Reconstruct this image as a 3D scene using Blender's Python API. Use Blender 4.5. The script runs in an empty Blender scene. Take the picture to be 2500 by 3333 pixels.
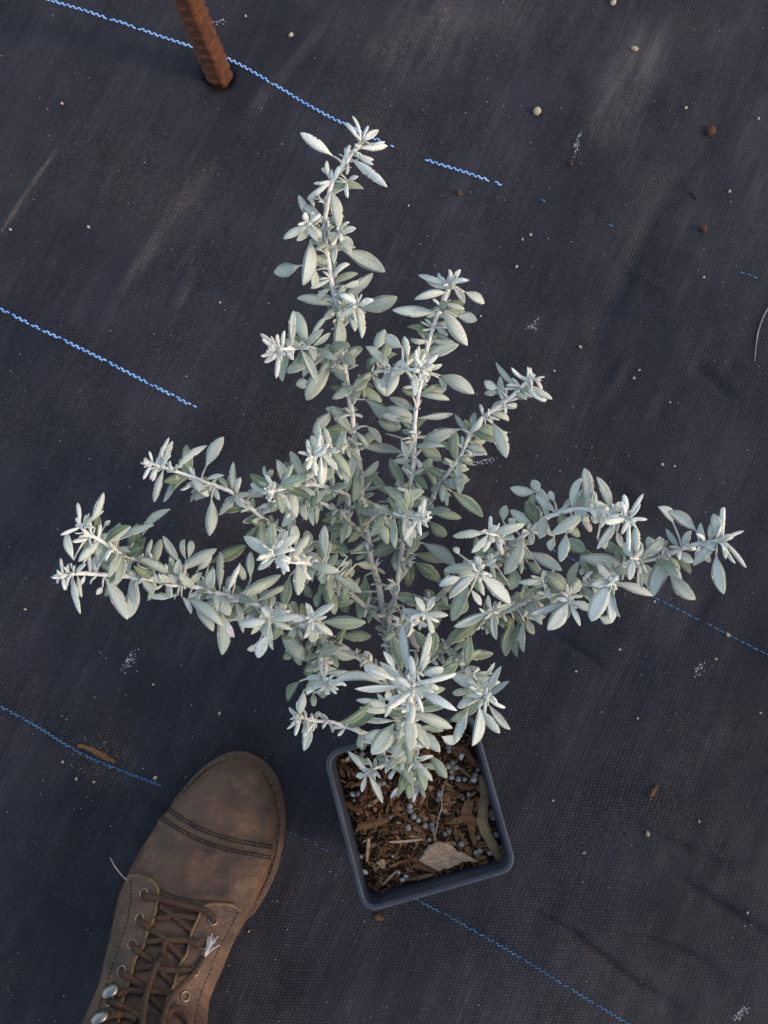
import bpy, math, random
import numpy as np
from mathutils import Vector, Matrix
from mathutils.bvhtree import BVHTree
random.seed(7); rng = np.random.default_rng(7)
scene = bpy.context.scene
COL = scene.collection

# ------------------------------------------------------------------ camera
PW, PH, PF = 2500.0, 3333.0, 2694.0          # photograph size and focal length in its pixels
CAM_H = 0.71
PITCH, ROLL = math.radians(9.33), math.radians(-6.06)
R_CAM = Matrix.Rotation(PITCH, 3, 'X') @ Matrix.Rotation(ROLL, 3, 'Z')
cam_data = bpy.data.cameras.new('camera'); cam = bpy.data.objects.new('camera', cam_data)
COL.objects.link(cam); scene.camera = cam
cam.location = (0, 0, CAM_H); cam.rotation_euler = R_CAM.to_euler()
cam_data.sensor_fit = 'VERTICAL'; cam_data.sensor_height = 36.0; cam_data.sensor_width = 27.0
cam_data.lens = PF / PH * 36.0
cam_data.clip_start = 0.01; cam_data.clip_end = 500.0
# ------------------------------------------------------------------ light
SUN_AZ = math.radians(-23.0)     # direction the light comes FROM, measured from +x towards +y
SUN_EL = math.radians(27.0)
world = bpy.data.worlds.new('World'); scene.world = world; world.use_nodes = True
wn = world.node_tree.nodes; wl = world.node_tree.links
sky = wn.new('ShaderNodeTexSky'); sky.sky_type = 'NISHITA'; sky.sun_disc = False
sky.sun_elevation = SUN_EL
sky.sun_rotation = math.pi/2 - SUN_AZ
sky.air_density = 1.0; sky.dust_density = 0.8; sky.ozone_density = 1.0
wl.new(sky.outputs[0], wn['Background'].inputs[0]); wn['Background'].inputs[1].default_value = 0.15
sd = bpy.data.lights.new('sun', 'SUN'); sd.energy = 0.62; sd.angle = math.radians(6.0); sd.color = (1.0, 0.86, 0.68)
sun = bpy.data.objects.new('sun', sd); COL.objects.link(sun)
sdir = Vector((math.cos(SUN_AZ)*math.cos(SUN_EL), math.sin(SUN_AZ)*math.cos(SUN_EL), math.sin(SUN_EL)))
sun.rotation_euler = sdir.to_track_quat('Z', 'Y').to_euler(); sun.location = sdir*5
vs = scene.view_settings
vs.view_transform = 'Standard'; vs.look = 'None'; vs.gamma = 1.0; vs.use_curve_mapping = False
vs.exposure = 1.62
scene.cycles.max_bounces = 5; scene.cycles.diffuse_bounces = 3; scene.cycles.glossy_bounces = 2; scene.cycles.transmission_bounces = 1
vs.use_white_balance = True; vs.white_balance_temperature = 8000.0; vs.white_balance_tint = 14.0

# ------------------------------------------------------------------ helpers
CAMP = Vector((0, 0, CAM_H))
def ray(px, py):
    return (R_CAM @ Vector((px-PW/2, -(py-PH/2), -PF))).normalized()
def P(px, py, z=0.0):
    """world point at height z on the line of sight through a photo pixel"""
    d = ray(px, py); t = (z-CAM_H)/d.z
    return CAMP + d*t
def depth_of(p):
    return -(R_CAM.transposed() @ (Vector(p)-CAMP)).z
class View:                       # a zoomed crop: origin and scale
    def __init__(s, ox, oy, k): s.ox, s.oy, s.k = ox, oy, k
    def __call__(s, x, y): return (s.ox + x/s.k, s.oy + y/s.k)
V1 = View(800, 300, 1.659); V2 = View(150, 1300, 1.952); V3 = View(900, 1300, 2.074)
V4 = View(1400, 1450, 1.58); V5 = View(900, 1950, 1.952); V6 = View(1000, 2300, 2.212)
VB = View(250, 2400, 2.212)

def link(o, parent=None):
    COL.objects.link(o)
    if parent is not None:
        o.parent = parent
        m = Matrix.Translation(parent.location) if parent.type == 'EMPTY' else Matrix.Identity(4)
        o.matrix_parent_inverse = m.inverted()
    return o
def mesh_obj(name, verts, faces, mat, parent=None, smooth=True, uv=None, col=None):
    me = bpy.data.meshes.new(name)
    me.from_pydata([tuple(v) for v in verts], [], [tuple(f) for f in faces]); me.update()
    if smooth: me.polygons.foreach_set('use_smooth', [True]*len(me.polygons))
    if uv is not None:
        l = me.uv_layers.new(name='UVMap'); li = np.empty(len(me.loops), int); me.loops.foreach_get('vertex_index', li)
        l.data.foreach_set('uv', np.asarray(uv, float)[li].ravel())
    if col is not None:
        a = me.color_attributes.new('Col', 'FLOAT_COLOR', 'POINT'); a.data.foreach_set('color', np.asarray(col, float).ravel())
    if mat: me.materials.append(mat)
    return link(bpy.data.objects.new(name, me), parent)
def tag(o, label=None, cat=None, group=None, kind=None):
    if label: o['label'] = label
    if cat: o['category'] = cat
    if group: o['group'] = group
    if kind: o['kind'] = kind
    return o
def empty(name, loc):
    o = bpy.data.objects.new(name, None); o.empty_display_size = 0.02; o.location = loc
    COL.objects.link(o); return o
class MB:                          # mesh collector
    def __init__(s): s.v = []; s.f = []; s.uv = []; s.c = []
    def add(s, v, f, uv=None, c=None):
        b = len(s.v); s.v += [tuple(p) for p in v]; s.f += [tuple(i+b for i in q) for q in f]
        s.uv += [tuple(q) for q in uv] if uv is not None else [(0, 0)]*len(v)
        s.c += [tuple(c)]*len(v) if c is not None else [(1, 1, 1, 1)]*len(v)
        return s
    def build(s, name, mat, parent=None, smooth=True, attrs=False):
        return mesh_obj(name, s.v, s.f, mat, parent, smooth, s.uv if attrs else None, s.c if attrs else None)
def catmull(pts, n=6):
    pts = [np.asarray(p, float) for p in pts]
    if len(pts) < 3:
        return [pts[0]+(pts[-1]-pts[0])*t for t in np.linspace(0, 1, n+1)]
    q = [2*pts[0]-pts[1]]+pts+[2*pts[-1]-pts[-2]]; out = []
    for i in range(1, len(q)-2):
        a, b, c, d = q[i-1], q[i], q[i+1], q[i+2]
        for t in np.arange(n)/n:
            out.append(.5*(2*b+(c-a)*t+(2*a-5*b+4*c-d)*t*t+(3*b-a-3*c+d)*t**3))
    out.append(pts[-1]); return out
def tube(pts, radii, seg=8, flat=1.0, caps=True):
    pts = [Vector(p) for p in pts]; n = len(pts)
    if not hasattr(radii, '__len__'): radii = [radii]*n
    T = [(pts[min(i+1, n-1)]-pts[max(i-1, 0)]).normalized() for i in range(n)]
    up = Vector((0, 0, 1)) if abs(T[0].z) < .9 else Vector((1, 0, 0))
    N = (up-T[0]*up.dot(T[0])).normalized(); v = []; f = []
    for i in range(n):
        N = (N-T[i]*N.dot(T[i])).normalized(); B = T[i].cross(N)
        for k in range(seg):
            a = 2*math.pi*k/seg
            v.append(pts[i]+(N*math.sin(a)*flat+B*math.cos(a))*radii[i])
    for i in range(n-1):
        for k in range(seg):
            f.append((i*seg+k, i*seg+(k+1) % seg, (i+1)*seg+(k+1) % seg, (i+1)*seg+k))
    if caps:
        f.append(tuple(range(seg-1, -1, -1))); f.append(tuple((n-1)*seg+k for k in range(seg)))
    return v, f
# smooth lattice noise
_tab = rng.random((256, 256))
def vnoise(x, y):
    x = np.asarray(x, float); y = np.asarray(y, float)
    xi = np.floor(x).astype(int); yi = np.floor(y).astype(int); fx = x-xi; fy = y-yi
    fx = fx*fx*(3-2*fx); fy = fy*fy*(3-2*fy)
    g = lambda a, b: _tab[a % 256, b % 256]
    return (g(xi, yi)*(1-fx)+g(xi+1, yi)*fx)*(1-fy)+(g(xi, yi+1)*(1-fx)+g(xi+1, yi+1)*fx)*fy-.5

# ------------------------------------------------------------------ materials
class NT:
    def __init__(s, name, rough=.7, spec=.3):
        s.m = bpy.data.materials.new(name); s.m.use_nodes = True
        s.n = s.m.node_tree.nodes; s.l = s.m.node_tree.links; s.b = s.n['Principled BSDF']
        s.b.inputs['Roughness'].default_value = rough; s.b.inputs['Specular IOR Level'].default_value = spec
    def new(s, t, **kw):
        o = s.n.new(t)
        for k, v in kw.items(): setattr(o, k, v)
        return o
    def put(s, inp, val):
        if hasattr(val, 'is_output') or isinstance(val, bpy.types.NodeSocket): s.l.new(val, inp)
        else: inp.default_value = val
    def coord(s, out='Object', scale=(1, 1, 1), rot=(0, 0, 0)):
        c = s.new('ShaderNodeTexCoord'); m = s.new('ShaderNodeMapping')
        m.inputs['Rotation'].default_value = rot; s.l.new(c.outputs[out], m.inputs[0])
        m2 = s.new('ShaderNodeMapping'); m2.inputs['Scale'].default_value = scale; s.l.new(m.outputs[0], m2.inputs[0])
        return m2.outputs[0]
    def noise(s, vec, scale, detail=3, rough=.55):
        o = s.new('ShaderNodeTexNoise'); s.l.new(vec, o.inputs['Vector'])
        o.inputs['Scale'].default_value = scale; o.inputs['Detail'].default_value = detail; o.inputs['Roughness'].default_value = rough
        return o.outputs['Fac']
    def ramp(s, fac, a, b, lo=0.0, hi=1.0):
        o = s.new('ShaderNodeMapRange', clamp=True); s.put(o.inputs[0], fac)
        for i, v in zip((1, 2, 3, 4), (a, b, lo, hi)): o.inputs[i].default_value = v
        return o.outputs[0]
    def math(s, op, a, b=0.0):
        o = s.new('ShaderNodeMath', operation=op); s.put(o.inputs[0], a); s.put(o.inputs[1], b); return o.outputs[0]
    def mix(s, fac, a, b, mode='MIX'):
        o = s.new('ShaderNodeMix', data_type='RGBA', blend_type=mode)
        s.put(o.inputs[0], fac)
        for i, v in ((6, a), (7, b)):
            s.put(o.inputs[i], v if isinstance(v, bpy.types.NodeSocket) else (*v, 1.0) if len(v) == 3 else v)
        return o.outputs[2]
    def bump(s, h, dist, strength=1.0, prev=None):
        o = s.new('ShaderNodeBump'); o.inputs['Strength'].default_value = strength; o.inputs['Distance'].default_value = dist
        s.put(o.inputs['Height'], h)
        if prev is not None: s.l.new(prev, o.inputs['Normal'])
        return o.outputs[0]
    def out(s, color=None, normal=None, rough=None):
        if color is not None: s.put(s.b.inputs['Base Color'], color if isinstance(color, bpy.types.NodeSocket) else (*color, 1))
        if normal is not None: s.l.new(normal, s.b.inputs['Normal'])
        if rough is not None: s.put(s.b.inputs['Roughness'], rough)
        return s.m

TH = math.radians(30.45)                      # weave direction of the ground fabric
def mat_fabric():
    t = NT('woven_ground_fabric', .7, .22)
    c0 = t.coord('Object', rot=(0, 0, TH))                  # x' along the blue threads, y' across
    wob = t.new('ShaderNodeTexNoise'); t.l.new(c0, wob.inputs['Vector']); wob.inputs['Scale'].default_value = 9; wob.inputs['Detail'].default_value = 1
    sub = t.new('ShaderNodeVectorMath', operation='SUBTRACT'); t.l.new(wob.outputs['Color'], sub.inputs[0]); sub.inputs[1].default_value = (.5, .5, .5)
    mul = t.new('ShaderNodeVectorMath', operation='SCALE'); t.l.new(sub.outputs[0], mul.inputs[0]); mul.inputs['Scale'].default_value = .010
    add = t.new('ShaderNodeVectorMath', operation='ADD'); t.l.new(c0, add.inputs[0]); t.l.new(mul.outputs[0], add.inputs[1])
    sw = t.new('ShaderNodeMapping'); sw.inputs['Rotation'].default_value = (0, 0, math.pi/2); t.l.new(add.outputs[0], sw.inputs[0])
    br = t.new('ShaderNodeTexBrick'); t.l.new(sw.outputs[0], br.inputs['Vector'])
    br.inputs['Scale'].default_value = 1.0; br.inputs['Brick Width'].default_value = .0024; br.inputs['Row Height'].default_value = .0031
    br.inputs['Mortar Size'].default_value = .00042; br.inputs['Mortar Smooth'].default_value = .7
    br.inputs['Color1'].default_value = (1, 1, 1, 1); br.inputs['Color2'].default_value = (.5, .5, .5, 1); br.inputs['Mortar'].default_value = (0.0, .0, .0, 1)
    cs = t.coord('Object', scale=(1, .16, 1), rot=(0, 0, TH))     # streaks running across the threads
    streak = t.noise(cs, 70, 3, .65); broad = t.noise(cs, 8, 2, .6); patch = t.noise(c0, 6, 3, .6); fine = t.noise(c0, 500, 2)
    row = t.noise(t.coord('Object', scale=(1, .025, 1), rot=(0, 0, TH)), 420, 2, .7)
    base = t.mix(t.ramp(broad, .35, .68), (.0148, .0140, .0232), (.0335, .0315, .0455))
    base = t.mix(t.ramp(streak, .5, .75, 0, .38), base, (.070, .065, .078))
    base = t.mix(t.ramp(row, .5, .7, 0, .5), base, (.006, .006, .009))
    dust = t.math('MULTIPLY', t.ramp(patch, .47, .72), t.ramp(fine, .35, .75))
    base = t.mix(t.math('MULTIPLY', dust, .6), base, (.10, .078, .064))
    sx_ = t.new('ShaderNodeSeparateXYZ'); t.l.new(add.outputs[0], sx_.inputs[0])
    for (ax, ay), (bx, by), hw, amt in [((-10, 775), (198, 465), .0032, .75), ((700, 500), (380, 965), .011, .27), ((650, 830), (570, 1010), .007, .40), ((1060, 60), (800, 380), .009, .30), ((2140, 40), (1950, 500), .030, .42), ((1500, -20), (1250, 260), .050, .38)]:  # dust bands; sunlight painted in at upper-left ridge and warm top-right strip
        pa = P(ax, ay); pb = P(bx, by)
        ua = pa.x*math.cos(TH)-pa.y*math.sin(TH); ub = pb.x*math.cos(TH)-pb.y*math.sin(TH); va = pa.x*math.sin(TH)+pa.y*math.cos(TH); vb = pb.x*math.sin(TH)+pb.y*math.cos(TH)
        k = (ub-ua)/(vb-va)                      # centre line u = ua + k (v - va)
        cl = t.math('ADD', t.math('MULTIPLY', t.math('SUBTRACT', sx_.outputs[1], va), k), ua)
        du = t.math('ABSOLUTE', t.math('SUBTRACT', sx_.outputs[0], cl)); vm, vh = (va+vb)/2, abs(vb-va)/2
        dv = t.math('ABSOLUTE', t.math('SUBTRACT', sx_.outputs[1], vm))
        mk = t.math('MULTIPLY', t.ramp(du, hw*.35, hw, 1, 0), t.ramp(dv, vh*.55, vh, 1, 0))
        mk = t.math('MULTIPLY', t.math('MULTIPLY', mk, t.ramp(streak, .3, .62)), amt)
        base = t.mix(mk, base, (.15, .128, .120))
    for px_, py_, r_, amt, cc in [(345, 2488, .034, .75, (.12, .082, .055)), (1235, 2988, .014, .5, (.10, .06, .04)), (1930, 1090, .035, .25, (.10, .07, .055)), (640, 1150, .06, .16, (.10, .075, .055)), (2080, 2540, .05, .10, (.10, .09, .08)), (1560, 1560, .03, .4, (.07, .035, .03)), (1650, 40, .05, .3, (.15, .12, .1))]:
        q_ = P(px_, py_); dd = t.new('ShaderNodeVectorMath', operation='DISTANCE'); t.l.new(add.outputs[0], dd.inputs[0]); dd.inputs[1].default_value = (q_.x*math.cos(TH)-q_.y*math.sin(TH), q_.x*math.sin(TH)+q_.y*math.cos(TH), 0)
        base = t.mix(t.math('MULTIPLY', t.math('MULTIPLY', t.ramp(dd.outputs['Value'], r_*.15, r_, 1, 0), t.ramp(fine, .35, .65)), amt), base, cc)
    col = t.mix(1.0, base, br.outputs['Color'], 'MULTIPLY')
    col = t.mix(t.ramp(t.noise(c0, 14, 3), .35, .65, .45, .95), base, col)
    nb = t.bump(br.outputs['Color'], .0007, .8)
    return t.out(col, nb, t.ramp(broad, .3, .7, .6, .78))
def mat_plain(name, c1, c2, scale=60, rough=.7, spec=.3, bump=0.0, bscale=200, detail=4):
    t = NT(name, rough, spec); c = t.coord('Object')
    col = t.mix(t.ramp(t.noise(c, scale, detail), .35, .65), c1, c2)
    n = t.bump(t.noise(c, bscale, 4), bump) if bump else None
    return t.out(col, n)
def mat_leaf(name, use_attr):
    t = NT(name, .92, .12)
    if use_attr:
        a = t.new('ShaderNodeAttribute', attribute_name='Col'); base = a.outputs['Color']
    else:
        a = t.new('ShaderNodeObjectInfo'); base = a.outputs['Color']
    uv = t.new('ShaderNodeTexCoord').outputs['UV']
    g = t.new('ShaderNodeNewGeometry').outputs['Position']
    sp = t.noise(g, 1100, 3, .75); blot = t.noise(g, 160, 2)
    k = t.ramp(sp, .34, .66, .78, 1.16)
    col = t.mix(1.0, base, t.mix(k, (.0, .0, .0), (1, 1, 1)), 'MULTIPLY')
    sc = t.new('ShaderNodeVectorMath', operation='SCALE'); t.l.new(base, sc.inputs[0]); t.l.new(k, sc.inputs['Scale'])
    col = sc.outputs[0]
    col = t.mix(t.ramp(blot, .52, .72, 0, .38), col, t.mix(1.0, base, (.80, .86, .62), 'MULTIPLY'))
    x = t.new('ShaderNodeSeparateXYZ'); t.l.new(uv, x.inputs[0])
    au = t.math('ABSOLUTE', t.math('SUBTRACT', x.outputs[0], .5))
    rib = t.math('MULTIPLY', t.ramp(au, .0, .055, .35, 0), t.ramp(x.outputs[1], .7, .95, 1, 0))
    edge = t.ramp(au, .44, .5, 0, .35)
    col = t.mix(t.math('MAXIMUM', rib, edge), col, (.62, .64, .60))
    t.b.inputs['Sheen Weight'].default_value = .25; t.b.inputs['Sheen Roughness'].default_value = .4
    n = t.bump(sp, .0002, .5)
    return t.out(col, n)
def mat_stem():
    t = NT('felted_stem', .9, .1); g = t.new('ShaderNodeNewGeometry').outputs['Position']
    a = t.new('ShaderNodeAttribute', attribute_name='Col')
    sc = t.new('ShaderNodeVectorMath', operation='SCALE'); t.l.new(a.outputs['Color'], sc.inputs[0])
    t.l.new(t.ramp(t.noise(g, 260, 4), .3, .7, .72, 1.08), sc.inputs['Scale'])
    t.b.inputs['Sheen Weight'].default_value = .3
    return t.out(sc.outputs[0], t.bump(t.noise(g, 900, 3), .0004))
def mat_leather(name, c1, c2, c3):
    t = NT(name, .68, .28); g = t.new('ShaderNodeNewGeometry').outputs['Position']
    a = t.noise(g, 28, 6, .68); b = t.noise(g, 70, 7, .72); c = t.noise(g, 700, 3)
    col = t.mix(t.ramp(a, .35, .65), c1, c2); col = t.mix(t.ramp(b, .52, .75, 0, .75), col, c3)
    dk = t.noise(t.new('ShaderNodeVectorMath', operation='ADD').outputs[0], 1)
    off = t.new('ShaderNodeVectorMath', operation='ADD'); t.l.new(g, off.inputs[0]); off.inputs[1].default_value = (3.1, 1.7, .4)
    col = t.mix(t.ramp(t.noise(off.outputs[0], 38, 4, .6), .50, .68, 0, .85), col, (.026, .018, .0155))
    mp = t.new('ShaderNodeMapping'); mp.inputs['Rotation'].default_value = (0, 0, math.radians(-70)); t.l.new(g, mp.inputs[0])
    m2 = t.new('ShaderNodeMapping'); m2.inputs['Scale'].default_value = (1.0, .22, 1.0); t.l.new(mp.outputs[0], m2.inputs[0])
    cr = t.noise(m2.outputs[0], 120, 4, .6)
    n = t.bump(c, .0008, .6); n = t.bump(b, .0018, .45, n); n = t.bump(t.ramp(cr, .42, .50), .0010, .5, n)
    return t.out(col, n, t.ramp(b, .3, .7, .5, .8))
def mat_rust():
    t = NT('rusty_steel', .85, .25); g = t.coord('Object')
    a = t.noise(g, 90, 5, .65); b = t.noise(g, 420, 4, .6)
    col = t.mix(t.ramp(a, .35, .65), (.050, .019, .013), (.120, .038, .018)); col = t.mix(t.ramp(b, .55, .75, 0, .8), col, (.032, .015, .012))
    return t.out(col, t.bump(t.noise(g, 260, 5, .7), .003, 1.0))
def mat_wood(name, c1, c2, c3):
    t = NT(name, .85, .15); g = t.coord('Object', scale=(1, 1, 1))
    info = t.new('ShaderNodeObjectInfo')
    a = t.noise(t.coord('Object', scale=(.16, 1, 1), rot=(0, 0, .35)), 420, 5, .7); b = t.noise(g, 350, 4, .65)
    col = t.mix(t.ramp(a, .3, .7), c1, c2); col = t.mix(t.ramp(b, .5, .75, 0, .7), col, c3)
    col = t.mix(t.ramp(info.outputs['Random'], 0, 1, 0, .45), col, c3)
    n = t.bump(a, .0012, .9); n = t.bump(b, .0006, .7, n)
    return t.out(col, n)
M = dict(
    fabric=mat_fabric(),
    blue=mat_plain('blue_thread', (.10, .25, .54), (.24, .42, .70), 90, .55, .3),
    bluedull=mat_plain('weathered_blue_thread', (.020, .075, .16), (.045, .14, .27), 160, .6, .3),
    leaf=mat_leaf('felted_leaf', False), leafs=mat_leaf('felted_small_leaf', True), stem=mat_stem(),
    pot=mat_plain('dark_plastic', (.021, .0235, .035), (.030, .033, .046), 40, .45, .4, .0002, 300),
    soil=mat_plain('potting_soil', (.014, .0075, .005), (.045, .021, .012), 190, .95, .1, .002, 500),
    litter=None, rust=mat_rust(),
    leather=mat_leather('brown_leather', (.046, .025, .017), (.096, .050, .032), (.20, .10, .056)),
    leather2=mat_leather('quarter_leather', (.060, .034, .024), (.098, .055, .038), (.165, .088, .052)),
    edge=mat_leather('raw_leather_edge', (.12, .065, .028), (.17, .095, .042), (.2, .12, .06)),
    sole=mat_leather('welt_leather', (.042, .022, .015), (.065, .035, .023), (.09, .05, .03)),
    lace=mat_plain('brown_lace', (.038, .022, .016), (.085, .050, .035), 900, .85, .15, .0012, 1500),
    stitch=mat_plain('dark_thread', (.010, .007, .006), (.022, .015, .012), 300, .8, .2),
    stitch2=mat_plain('tan_thread', (.13, .08, .05), (.2, .13, .085), 300, .8, .2),
    fray=mat_plain('white_fibre', (.34, .31, .33), (.52, .49, .51), 300, .8, .2),
    bead=None,
    perlite=mat_plain('perlite', (.62, .6, .56), (.75, .73, .7), 300, .9, .2, .001, 900),
    pebble=mat_plain('tan_pebble', (.36, .27, .19), (.52, .43, .34), 400, .8, .2, .0006, 900),
    clod=mat_plain('brown_clod', (.10, .042, .025), (.17, .08, .05), 400, .9, .1, .001, 900),
    grit=mat_plain('pale_grit', (.20, .18, .165), (.38, .36, .34), 700, .9, .1),
    chalk=mat_plain('chalky_smear', (.22, .225, .25), (.42, .42, .45), 700, .95, .1),
    bark=mat_wood('bark', (.10, .046, .022), (.21, .105, .050), (.040, .019, .011)),
    barkpale=mat_wood('pale_wood', (.30, .185, .115), (.52, .35, .235), (.22, .125, .075)),
    barkgreen=mat_wood('olive_bark', (.15, .098, .05), (.25, .165, .09), (.08, .05, .026)),
    barkred=mat_wood('red_bark', (.11, .042, .026), (.16, .065, .04), (.05, .02, .013)),
    dry=mat_plain('dry_stalk', (.20, .17, .14), (.30, .27, .22), 200, .9, .1),
)
t = NT('fertilizer_bead', .55, .3); a = t.new('ShaderNodeObjectInfo'); c = t.coord('Object')
col = t.mix(t.ramp(a.outputs['Random'], 0, 1), (.10, .093, .083), (.25, .24, .22)); col = t.mix(t.ramp(t.noise(c, 1.6, 3), .5, .7, 0, .7), col, (.07, .05, .035))
M['bead'] = t.out(col)
t = NT('steel', .42, .5); t.b.inputs['Metallic'].default_value = 1.0
M['steel'] = t.out((.20, .19, .185))
t = NT('brass_eyelet', .4, .5); t.b.inputs['Metallic'].default_value = .9
M['brass'] = t.out((.20, .16, .11))
t = NT('soil_litter', .95, .1); a = t.new('ShaderNodeAttribute', attribute_name='Col'); M['litter'] = t.out(a.outputs['Color'])

# ------------------------------------------------------------------ ground fabric
CREASES = [ # photo pixels, height, half width (m)
    ([(1000, 1920), (1700, 2950), (1850, 3030), (2000, 3130), (2180, 3270)], 0, 0),
    ([(1690, 2930), (1850, 3020), (1960, 3110), (2080, 3200), (2200, 3270)], -.0050, .0026),
    ([(2180, 2830), (2330, 2930), (2500, 3040)], -.0055, .0028),
    ([(1960, 2620), (2100, 2690), (2330, 2800), (2480, 2810)], -.0030, .003),
    ([(2050, 3020), (2250, 3100), (2360, 3180)], -.0035, .0025),
    ([(1770, 2040), (1880, 2110), (1990, 2190)], -.0030, .0026),
    ([(2330, 430), (2230, 560), (2140, 680), (2060, 860), (1960, 1060), (1880, 1220)], -.0028, .010),
    ([(2120, 790), (2290, 840)], .002, .006), ([(2060, 880), (2190, 960)], .002, .006),
    ([(2000, 1010), (2180, 1020)], .002, .005), ([(2380, 2470), (2500, 2470)], .002, .005),
    ([(2330, 1900), (2200, 2100)], -.002, .006), ([(1950, 1500), (2100, 1640), (2300, 1700)], .003, .008), ([(2250, 1180), (2400, 1300)], -.003, .005), ([(2050, 1150), (1940, 1330)], .0025, .006), ([(420, 2545), (560, 2640), (700, 2720)], -.0016, .006), ([(930, 2720), (1090, 2860)], -.001, .004),
    ([(620, 560), (480, 780), (400, 950)], .0012, .012), ([(-20, 790), (90, 620), (195, 470)], .0022, .0035),
]
_cr = []
for pts, hh, ww in CREASES:
    if hh: _cr.append((np.array([(p.x, p.y) for p in (P(*q) for q in pts)]), hh, ww))
N2 = np.array([math.sin(TH), math.cos(TH)]); U2 = np.array([math.cos(TH), -math.sin(TH)])
def seg_dist(x, y, pl):
    best = np.full(x.shape, 9.0); par = np.zeros(x.shape)
    acc = 0; L = np.sum(np.hypot(*(pl[1:]-pl[:-1]).T))
    for a, b in zip(pl[:-1], pl[1:]):
        d = b-a; l2 = d@d; t = np.clip(((x-a[0])*d[0]+(y-a[1])*d[1])/l2, 0, 1)
        r = np.hypot(x-a[0]-t*d[0], y-a[1]-t*d[1]); m = r < best
        best = np.where(m, r, best); par = np.where(m, (acc+t*math.sqrt(l2))/L, par); acc += math.sqrt(l2)
    return best, par
RBX, RBY = P(708, 240)[:2]
def ground_h(x, y):
    x = np.asarray(x, float); y = np.asarray(y, float)
    u = x*U2[0]+y*U2[1]; v = x*N2[0]+y*N2[1]
    h = .006*vnoise(u*5+3, v*3+7)+.0032*vnoise(u*16+11, v*7+2)+.0016*vnoise(u*42+1, v*18+5)+.0009*vnoise(u*90+4, v*60+3)
    for pl, hh, ww in _cr:
        d, t = seg_dist(x, y, pl)
        h = h+hh*np.exp(-(d/ww)**(2 if ww > .0031 else 1.3))*np.sin(np.pi*np.clip(t, .03, .97))**.6
    h = h-.012*np.exp(-(((x-RBX)**2+(y-RBY)**2)/.0145**2)**1.5)
    return h
def gz(x, y): return float(ground_h(np.array([x]), np.array([y]))[0])
def G(px, py, up=0.0):
    p = P(px, py, 0); z = gz(p.x, p.y); p = P(px, py, z); p.z += up; return p
def axis(lo, hi, step, far):
    a = np.arange(lo, hi+step/2, step); e = []; s = step; x = hi
    while x < far: s *= 1.5; x += s; e.append(x)
    f = []; s = step; x = lo
    while x > -far: s *= 1.5; x -= s; f.append(x)
    return np.array(f[::-1]+list(a)+e)
gx = axis(-.46, .52, .0026, 40); gy = axis(-.40, .70, .0026, 40)
X, Y = np.meshgrid(gx, gy); Z = ground_h(X, Y); nx, ny = len(gx), len(gy)
gv = np.stack([X.ravel(), Y.ravel(), Z.ravel()], 1)
ii = (np.arange(ny-1)[:, None]*nx+np.arange(nx-1)[None]).ravel()
me = bpy.data.meshes.new('ground_fabric')
me.vertices.add(len(gv)); me.vertices.foreach_set('co', gv.ravel())
fc = np.stack([ii, ii+1, ii+nx+1, ii+nx], 1)
me.loops.add(fc.size); me.loops.foreach_set('vertex_index', fc.ravel())
me.polygons.add(len(fc)); me.polygons.foreach_set('loop_start', np.arange(len(fc))*4)
me.update(calc_edges=True); me.validate(); me.polygons.foreach_set('use_smooth', [True]*len(fc)); me.materials.append(M['fabric'])
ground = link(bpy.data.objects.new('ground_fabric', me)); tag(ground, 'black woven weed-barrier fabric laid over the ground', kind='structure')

# blue marker threads woven into the fabric
def thread(pix, parts, w, mat, rows, dens, pitch=.0060):
    pts = catmull([G(*q) for q in pix], 40); pts = [Vector(p) for p in pts]
    L = [0]
    for a, b in zip(pts[:-1], pts[1:]): L.append(L[-1]+(b-a).length)
    mb = MB(); s = 0; k = 0; j = 0
    while s < L[-1]-pitch:
        while L[j+1] < s: j += 1
        tt = (s-L[j])/max(L[j+1]-L[j], 1e-9); p = pts[j].lerp(pts[j+1], tt); d = (pts[j+1]-pts[j]); d.z = 0; d.normalize()
        n = Vector((-d.y, d.x, 0)); fr = s/L[-1]
        on = any(a <= fr <= b and random.random() < dens*min(1, (b-fr)/.07+.12) for a, b in parts)
        if on:
            for r in range(rows):
                if rows == 2: c = p+n*(w*.55 if (k % 2) else -w*.55)+d*random.uniform(-.0003, .0003); ln = pitch*.31
                else: c = p+n*random.uniform(-.0002, .0002); ln = pitch*.36
                if rows == 2 and r: break
                q = [c+d*x for x in (-ln, -ln*.6, 0, ln*.6, ln)]
                zz = (.0000, .0006, .0008, .0006, .0000)
                q = [Vector((a.x, a.y, gz(a.x, a.y)+z_)) for a, z_ in zip(q, zz)]
                mb.add(*tube(q, [w*.6, w*.66, w*.66, w*.66, w*.6], 6, .35))
        s += pitch*(.5 if rows == 2 else 1.0); k += 1
    return tag(mb.build('blue_thread', mat, ground), kind='stuff')
thread([(-140, -95), (158, 0), (400, 75), (623, 152), (734, 190), (900, 280), (1112, 400), (1324, 493), (1430, 535), (1668, 616)], [(0, .80), (.855, .99)], .00125, M['blue'], 2, .97)
thread([(1668, 616), (1768, 654), (1979, 732), (2200, 810), (2452, 901), (2650, 975)], [(.1, .14), (.28, .36), (.76, .84)], .0010, M['bluedull'], 1, .8)
thread([(-120, 950), (0, 1006), (140, 1075), (272, 1139), (440, 1225), (658, 1338)], [(0, 1.0)], .00125, M['blue'], 2, .88)
thread([(1780, 1780), (1849, 1814), (2123, 1942), (2300, 2030), (2500, 2131), (2700, 2220)], [(0, 1)], .0009, M['bluedull'], 1, .92)
thread([(-150, 2215), (0, 2299), (130, 2370), (260, 2450), (400, 2510), (510, 2551), (600, 2590)], [(0, .93)], .0009, M['bluedull'], 2, .9, .0042)
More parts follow.
